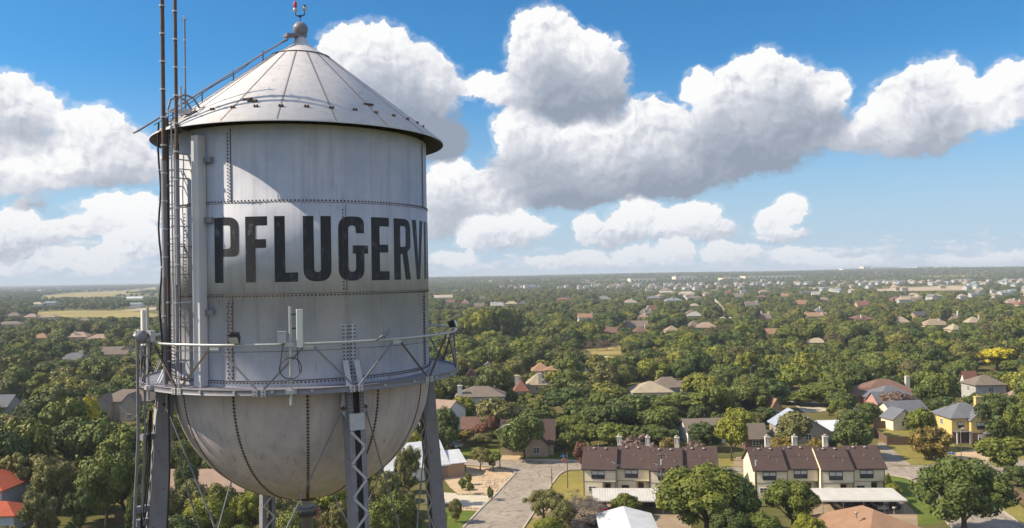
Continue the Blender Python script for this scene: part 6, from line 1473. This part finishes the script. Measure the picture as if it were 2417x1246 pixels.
CARP = {}
def carpaint(n, c): m, t, b = newmat(n); b.inputs['Base Color'].default_value = c4(c); b.inputs['Roughness'].default_value = .28; b.inputs['Coat Weight'].default_value = .5; b.inputs['Specular IOR Level'].default_value = .5
for n, c in (('red', (.22, .015, .02)), ('orange', (.60, .13, .015)), ('white', (.68, .68, .67)), ('silver', (.40, .41, .43)), ('charcoal', (.07, .075, .08)), ('black', (.02, .02, .022)), ('olive', (.16, .19, .17))): carpaint('paint_'+n, c)
simple('tyre_rubber', (.015, .015, .016), .9, .1); simple('rim_alloy', (.45, .45, .46), .35, .5, .4); simple('lamp_clear', (.7, .7, .66), .2, .6); simple('lamp_red', (.35, .02, .02), .25, .5)
def car(label, px, py, yaw, paint, kind='sedan', xy=None):
    P_ = gp(px, py) if xy is None else Vector((*xy, 0)); t = thing('parked_'+('pickup' if kind == 'pickup' else 'car'), label, 'car' if kind != 'pickup' else 'pickup', (P_.x, P_.y, .012), R(yaw), 'cars parked in the neighbourhood')
    # side profile along x (front at +x), lofted across the width
    if kind == 'pickup': prof = [(-2.7,.55),(-2.7,1.05),(-.75,1.08),(-.72,1.0),(.95,1.05),(2.45,.98),(2.65,.8),(2.65,.45),(-2.6,.45)]; cab = [(-.75,1.06),(-.55,1.78),(.35,1.78),(1.05,1.05)]
    elif kind == 'suv': prof = [(-2.25,.5),(-2.3,1.0),(-2.2,1.1),(1.0,1.1),(2.1,1.0),(2.3,.8),(2.3,.42),(-2.2,.42)]; cab = [(-2.2,1.08),(-2.0,1.72),(.35,1.74),(1.05,1.08)]
    else: prof = [(-2.25,.45),(-2.3,.85),(-2.15,.98),(-1.5,1.0),(.9,.98),(2.0,.86),(2.25,.68),(2.25,.38),(-2.2,.38)]; cab = [(-1.65,.98),(-1.0,1.42),(.25,1.44),(1.0,.97)]
    def loft(p, ws):
        mb = MB(); n = len(p); vs = []
        for y, k in ws: vs += [(x*k, y, z) for x, z in p]
        f = []
        for i in range(len(ws)-1):
            for j in range(n): f.append((i*n+j, i*n+(j+1) % n, (i+1)*n+(j+1) % n, (i+1)*n+j))
        f += [tuple(range(n)), tuple(range((len(ws)-1)*n, len(ws)*n))[::-1]]; return mb.add(vs, f)
    body = loft(prof, ((-.90,.96),(-.84,1),(.84,1),(.90,.96))).build('body', ['paint_'+paint], t)
    cb = MB(); n = 4; y0, y1 = .82, .64
    vs = [(cab[0][0], -y0, cab[0][1]), (cab[1][0], -y1, cab[1][1]), (cab[2][0], -y1, cab[2][1]), (cab[3][0], -y0, cab[3][1])]; vs += [(x, -y, z) for x, y, z in vs]
    cb.add(vs, [(0, 1, 2, 3), (7, 6, 5, 4), (0, 4, 5, 1), (2, 6, 7, 3)]); cb.add([(x, y, z) for x, y, z in vs], [(1, 5, 6, 2)])
    cb.build('windows', ['window_glass'], t)
    rf = MB(); rf.box(((cab[1][0]+cab[2][0])/2, 0, cab[1][1]+.01), (cab[2][0]-cab[1][0]+.06, 1.34, .05)); rf.build('roof_panel', ['paint_'+paint], t)
    for sx in (-1.38, 1.38):
        for sy in (-.82, .82):
            w_ = MB(); w_.tube([(sx, sy-.1, .33), (sx, sy+.1, .33)], .33, 14); w_ = w_.build('wheel', ['tyre_rubber'], t)
            r_ = MB(); yy = sy+(.105 if sy > 0 else -.105); r_.tube([(sx, yy-.01, .33), (sx, yy+.01, .33)], .2, 12); r_.build('rim', ['rim_alloy'], w_)
    fx, bx = max(x for x, z in prof), min(x for x, z in prof)
    for sy in (-.62, .62):
        h_ = MB(); h_.box((fx-.03, sy, .72), (.12, .34, .13)); h_.build('headlight', ['lamp_clear'], t); h_ = MB(); h_.box((bx+.03, sy, .85), (.1, .28, .16)); h_.build('taillight', ['lamp_red'], t)
    pl = MB(); pl.box((bx-.005, 0, .62), (.02, .32, .14)); pl.build('number_plate', ['trim_white'], t); return t
car('dark red hatchback parked under the left carport', 1419, 1206, 92, 'red', 'suv')
car('charcoal car under the right carport, left of the plants', 1990, 1203, 88, 'charcoal'); car('silver car under the right carport behind the orange roof', 2074, 1200, 86, 'silver'); car('dark covered car at the right end of the right carport', 2104, 1196, 84, 'black')
car('olive-grey pickup in the shaded drive beside the crape myrtles', 1072, 1056, -60, 'olive', 'pickup')
car('white pickup before the red-brown brick house', 1990, 946, 8, 'white', 'pickup'); car('orange car behind the dark oak at the right', 2372, 1170, 150, 'orange'); car('white car at the right edge, left of the pair', 2382, 1130, 160, 'white', 'suv'); car('silver car at the right edge, right of the pair', 2412, 1134, 160, 'silver')
car('black car half hidden by bushes at the bottom edge', 1396, 1236, 95, 'black'); car('dark car on the distant pale street', 1702, 745, 20, 'black')

def pole(label, px, py, h, r=.13, arm=None, box=False, mat='wood_pole', name='utility_pole', cat='utility pole', lamp=None, group=None):
    P_ = gp(px, py); t = thing(name, label, cat, (P_.x, P_.y, 0), 0, group)
    mb = MB(); mb.tube([(0, 0, -.3), (0, 0, h)], [r, r*.7], 10); mb.build('post', [mat], t)
    if arm:
        mb = MB(); mb.box((0, -.14, h-.35), (arm, .1, .12)); ca = mb.build('crossarm', [mat], t)
        for k in (-1, -.4, .4, 1): mb = MB(); mb.tube([(k*arm*.46, -.14, h-.28), (k*arm*.46, -.14, h-.1)], [.05, .03], 8); mb.build('insulator', ['globe_grey'], ca)
    if box: mb = MB(); mb.tube([(0, -.38, h-1.9), (0, -.38, h-1.0)], .22, 12); mb.build('transformer', ['post_grey'], t)
    if lamp:
        dx, dz, hm = lamp; mb = MB(); mb.tube([(0, 0, h-.3), (dx*.5, 0, h+dz*.7), (dx, 0, h+dz)], .045, 8); mb.build('arm', [hm], t)
        mb = MB(); mb.sphere((dx+.25*(1 if dx > 0 else -1), 0, h+dz), .2, 8, 0, (2.0, .8, .45)); mb.build('lamp_head', ['globe_grey' if hm != 'galvanised' else 'panel_white'], t)
    return t
UG = 'poles along the streets'
pole('wooden utility pole with crossarm before the left townhouse row', 1563, 1200, 9.4, .16, 1.3, True, group=UG)
pole('wooden utility pole at the left end of the right townhouse row', 1786, 1222, 10.4, .16, None, True, group=UG)
pole('bare utility pole right of the stop sign on the corner lawn', 1340, 1152, 6.6, .11, None, group=UG); pole('short wooden pole at the kerb of the side street', 1303, 1165, 4.6, .1, group=UG)
pole('tall street lamp on the gravel corner with curved arm', 1180, 1106, 8.4, .11, name='street_lamp', cat='street lamp', lamp=(1.7, .7, 'galvanised'), group='street lamps')
pole('slim lamp post with white head before the yellow house', 2269, 1085, 6.4, .07, mat='vent_metal', name='street_lamp', cat='street lamp', lamp=(.3, .15, 'galvanised'), group='street lamps')
simple('teal_steel', (.16, .30, .30), .5, .4)
pole('teal street lamp standing out of dark oaks', 1772, 922, 7.6, .1, mat='teal_steel', name='street_lamp', cat='street lamp', lamp=(1.2, .9, 'teal_steel'), group='street lamps')
pole('small teal street lamp high in the right-hand woods', 2314, 792, 8.4, .1, mat='teal_steel', name='street_lamp', cat='street lamp', lamp=(.8, .8, 'teal_steel'), group='street lamps')
pole('thin teal pole among oaks in the central woods', 1446, 775, 17.0, .14, mat='teal_steel', name='street_lamp', cat='street lamp', lamp=(.9, .6, 'teal_steel'), group='street lamps')
def wire(label, pts, sag=.6):
    mb = MB(); out = []
    for a, b_ in zip(pts, pts[1:]):
        a, b_ = Vector(a), Vector(b_)
        for k in range(13): q = a.lerp(b_, k/12); q.z -= sag*4*(k/12)*(1-k/12); out.append(q)
    mb.tube(out, .018, 5); return tag(mb.build('power_line', ['cable_black']), label, 'power line', 'power lines')
p1, p2, p3 = gp(1563, 1200), gp(1786, 1222), gp(1303, 1165)
wire('power line sagging between the two townhouse poles', [(p1.x, p1.y-.14, 9.2), (p2.x, p2.y, 10.2)]); wire('lower power line from the left townhouse pole across the carport to the kerb pole', [(p1.x, p1.y, 7.2), (p3.x, p3.y, 4.5)], .9)
wire('power line from the right townhouse pole off to the right', [(p2.x, p2.y, 10.1), (p2.x+60, p2.y+4, 9.5)], 1.0)

# stop signs with street-name blades
m_, t_, b_ = newmat('sign_red'); b_.inputs['Base Color'].default_value = (.50, .015, .03, 1); m_, t_, b_ = newmat('sign_blue'); b_.inputs['Base Color'].default_value = (.02, .14, .55, 1)
def text_mesh(s, size, mat, name, parent, loc, rot):
    cu = bpy.data.curves.new(name, 'FONT'); cu.body = s; cu.size = size; cu.align_x = 'CENTER'; cu.align_y = 'CENTER'; cu.extrude = .004
    tmp = bpy.data.objects.new(name, cu); dg = bpy.context.evaluated_depsgraph_get(); me = bpy.data.meshes.new_from_object(tmp.evaluated_get(dg)) if False else None
    COL.objects.link(tmp); bpy.context.view_layer.update(); me = bpy.data.meshes.new_from_object(tmp.evaluated_get(bpy.context.evaluated_depsgraph_get())); bpy.data.objects.remove(tmp); bpy.data.curves.remove(cu)
    me.materials.clear(); me.materials.append(MATS[mat]); o = bpy.data.objects.new(name, me); COL.objects.link(o); o.parent = parent; o.location = loc; o.rotation_euler = rot; return o
def stop(label, px, py, yaw, h=2.3, s=.46):
    P_ = gp(px, py); t = thing('stop_sign', label, 'stop sign', (P_.x, P_.y, 0), R(yaw), 'stop signs with blue name blades')
    mb = MB(); mb.tube([(0, 0, -.2), (0, 0, h+1.25)], .035, 8); mb.build('post', ['galvanised'], t)
    mb = MB(); oc = [(s*math.cos(R(22.5+45*k)), s*math.sin(R(22.5+45*k))) for k in range(8)]; 
    mb.add([(x, -.06, h+z) for x, z in oc]+[(x, -.04, h+z) for x, z in oc], [tuple(range(8)), tuple(range(8, 16))[::-1]]+[(k, 8+k, 8+(k+1) % 8, (k+1) % 8) for k in range(8)]); mb.build('border', ['trim_white'], t)
    mb = MB(); q = .92; mb.add([(x*q, -.066, h+z*q) for x, z in oc]+[(x*q, -.061, h+z*q) for x, z in oc], [tuple(range(8)), tuple(range(8, 16))[::-1]]+[(k, 8+k, 8+(k+1) % 8, (k+1) % 8) for k in range(8)]); f = mb.build('face', ['sign_red'], t)
    text_mesh('STOP', .30, 'trim_white', 'lettering', f, (0, -.075, h), (R(90), 0, 0))
    mb = MB(); mb.box((0, 0, h+.85), (1.35, .03, .26)); mb.build('name_blade', ['sign_blue'], t); mb = MB(); mb.box((0, 0, h+1.15), (.03, 1.0, .24)); mb.build('name_blade', ['sign_blue'], t)
stop('red stop sign under blue name blades on the corner lawn', 1331, 1113, 0); stop('red stop sign under blue blade behind the huge dark oak', 2247, 1108, -10)

# small things about the houses
def dish(label, p):
    t = thing('satellite_dish', label, 'satellite dish', p, R(-35), 'satellite dishes on the left townhouse roofs')
    mb = MB(); mb.tube([(0, 0, -.1), (0, 0, .5), (0, -.12, .62)], .035, 7); mb.build('mast', ['post_grey'], t)
    mb = MB(); rot = Matrix.Rotation(R(62), 3, 'X'); vs = []; n = 16
    for r_, z in ((0, -.10), (.25, -.075), (.42, 0)):
        for k in range(n): a = 2*math.pi*k/n; vs.append(rot @ Vector((r_*math.cos(a), r_*.85*math.sin(a), z))+Vector((0, -.14, .66)))
    mb.add(vs, [(i*n+k, i*n+(k+1) % n, (i+1)*n+(k+1) % n, (i+1)*n+k) for i in range(2) for k in range(n)], 0, True); mb.build('reflector', ['trim_dark'], t)
    mb = MB(); mb.tube([(0, -.1, .3), (0, -.55, .8)], .02, 6); mb.sphere((0, -.57, .84), .07, 6); mb.build('feed_arm', ['trim_white'], t)
t0, a0, yaw0, L0 = TH1; u0 = L0/4; c_, s_ = math.cos(yaw0), math.sin(yaw0)
def onroof(x, y): return (a0.x+x*c_-y*s_, a0.y+x*s_+y*c_, 5.2+(8.0-5.2)/4.7*y+.12)
for lb, x, y in (('satellite dish at the right eave of the first left townhouse', u0*.93, .3), ('satellite dish at the left eave of the second left townhouse', u0*1.1, .5), ('satellite dish at the eave of the third left townhouse', u0*2.2, .1)):
    q = onroof(x, y-(1.3 if 'second' in lb else 0)*0+.05); dish(lb, (q[0], q[1], q[2]-(.78 if 'second' in lb else 0)+.0))
def bin_(label, px, py, col, xy=None):
    P_ = gp(px, py); t = thing('wheeled_bin', label, 'bin', (P_.x, P_.y, .01), rt.uniform(-.3, .3), 'wheeled bins')
    nm = 'bin_'+col; 
    if nm not in MATS: simple(nm, {'blue': (.03, .07, .33), 'green': (.02, .16, .08), 'grey': (.30, .30, .31)}[col], .5, .3)
    mb = MB(); mb.add([(-.25, -.3, .08), (.25, -.3, .08), (.25, .3, .08), (-.25, .3, .08), (-.3, -.38, 1.0), (.3, -.38, 1.0), (.3, .38, 1.0), (-.3, .38, 1.0)], [(3, 2, 1, 0), (4, 5, 6, 7), (0, 1, 5, 4), (1, 2, 6, 5), (2, 3, 7, 6), (3, 0, 4, 7)]); mb.build('body', [nm], t)
    mb = MB(); mb.box((0, -.02, 1.04), (.64, .82, .07), Matrix.Rotation(R(4), 3, 'X')); mb.build('lid', [nm], t)
    for s in (-1, 1): mb = MB(); mb.tube([(s*.27-.03, .33, .1), (s*.27+.03, .33, .1)], .1, 10); mb.build('wheel', ['tyre_rubber'], t)
bin_('blue bin under the left carport, right of the roundel tree', 1538, 1196, 'blue'); bin_('second blue bin under the left carport, nearest the red car', 1400, 1190, 'blue'); bin_('green bin at the left end of the right carport wall', 1793, 1196, 'green'); bin_('grey bin on the street verge, left one', 1717, 1118, 'grey'); bin_('grey bin on the street verge, right one', 1723, 1118, 'grey'); bin_('green bin before the red brick house', 2033, 954, 'green'); bin_('blue bin before the red brick house', 2040, 953, 'blue')
def ac(label, px, py):
    P_ = gp(px, py); t = thing('air_conditioner', label, 'air conditioner', (P_.x, P_.y, 0), 0)
    mb = MB(); mb.box((0, 0, .05), (1.1, 1.1, .1)); mb.build('pad', ['kerb_concrete'], t); mb = MB(); mb.box((0, 0, .5), (.9, .9, .8)); mb.build('cabinet', ['post_grey'], t); mb = MB(); mb.ring(.34, .92, .03, 24, 6); mb.box((0, 0, .92), (.66, .03, .02)); mb.box((0, 0, .93), (.03, .66, .02)); mb.build('fan_guard', ['trim_dark'], t)
ac('grey air conditioner beside the end wall of the right townhouse row', 1772, 1180)
# stones edging the gravel bed: too many and too small to count
rg = random.Random(3); mb = MB()
def stones(x0, y0, x1, y1, n, spread):
    for i in range(n):
        k = rg.random(); P_ = gp(x0+(x1-x0)*k+rg.gauss(0, spread), y0+(y1-y0)*k+rg.gauss(0, spread*.4)); r_ = rg.uniform(.08, .2)
        mb.add([Vector((P_.x, P_.y, .03))+Vector(tuple(v))*r_*rg.uniform(.8, 1.2) for v in ICV[:12]], [(0,11,5),(0,5,1),(0,1,7),(0,7,10),(0,10,11),(1,5,9),(5,11,4),(11,10,2),(10,7,6),(7,1,8),(3,9,4),(3,4,2),(3,2,6),(3,6,8),(3,8,9),(4,9,5),(2,4,11),(6,2,10),(8,6,7),(9,8,1)])
stones(1080, 1167, 1164, 1168, 60, 2); stones(1140, 1120, 1180, 1160, 110, 12); stones(1090, 1198, 1132, 1203, 60, 3); stones(1150, 1150, 1200, 1128, 50, 6)
simple('stone_pale', (.44, .35, .28), .9, .1, 0, .25, 3.0); tag(mb.build('border_stones', ['stone_pale']), kind='stuff')

# ------------------------------------------------------------------ the air between here and the skyline
mb = MB(); mb.box((0, 0, 39.0), (54000, 54000, 82.0)); hz_o = mb.build('haze', []); tag(hz_o, kind='stuff')
m = bpy.data.materials.new('haze'); m.use_nodes = True; n_ = m.node_tree.nodes; n_.clear()
v = n_.new('ShaderNodeVolumePrincipled'); v.inputs['Color'].default_value = (.78, .87, 1.0, 1); v.inputs['Density'].default_value = 1.3e-4; v.inputs['Anisotropy'].default_value = .0
o_ = n_.new('ShaderNodeOutputMaterial'); m.node_tree.links.new(v.outputs[0], o_.inputs[1]); hz_o.data.materials.append(m)
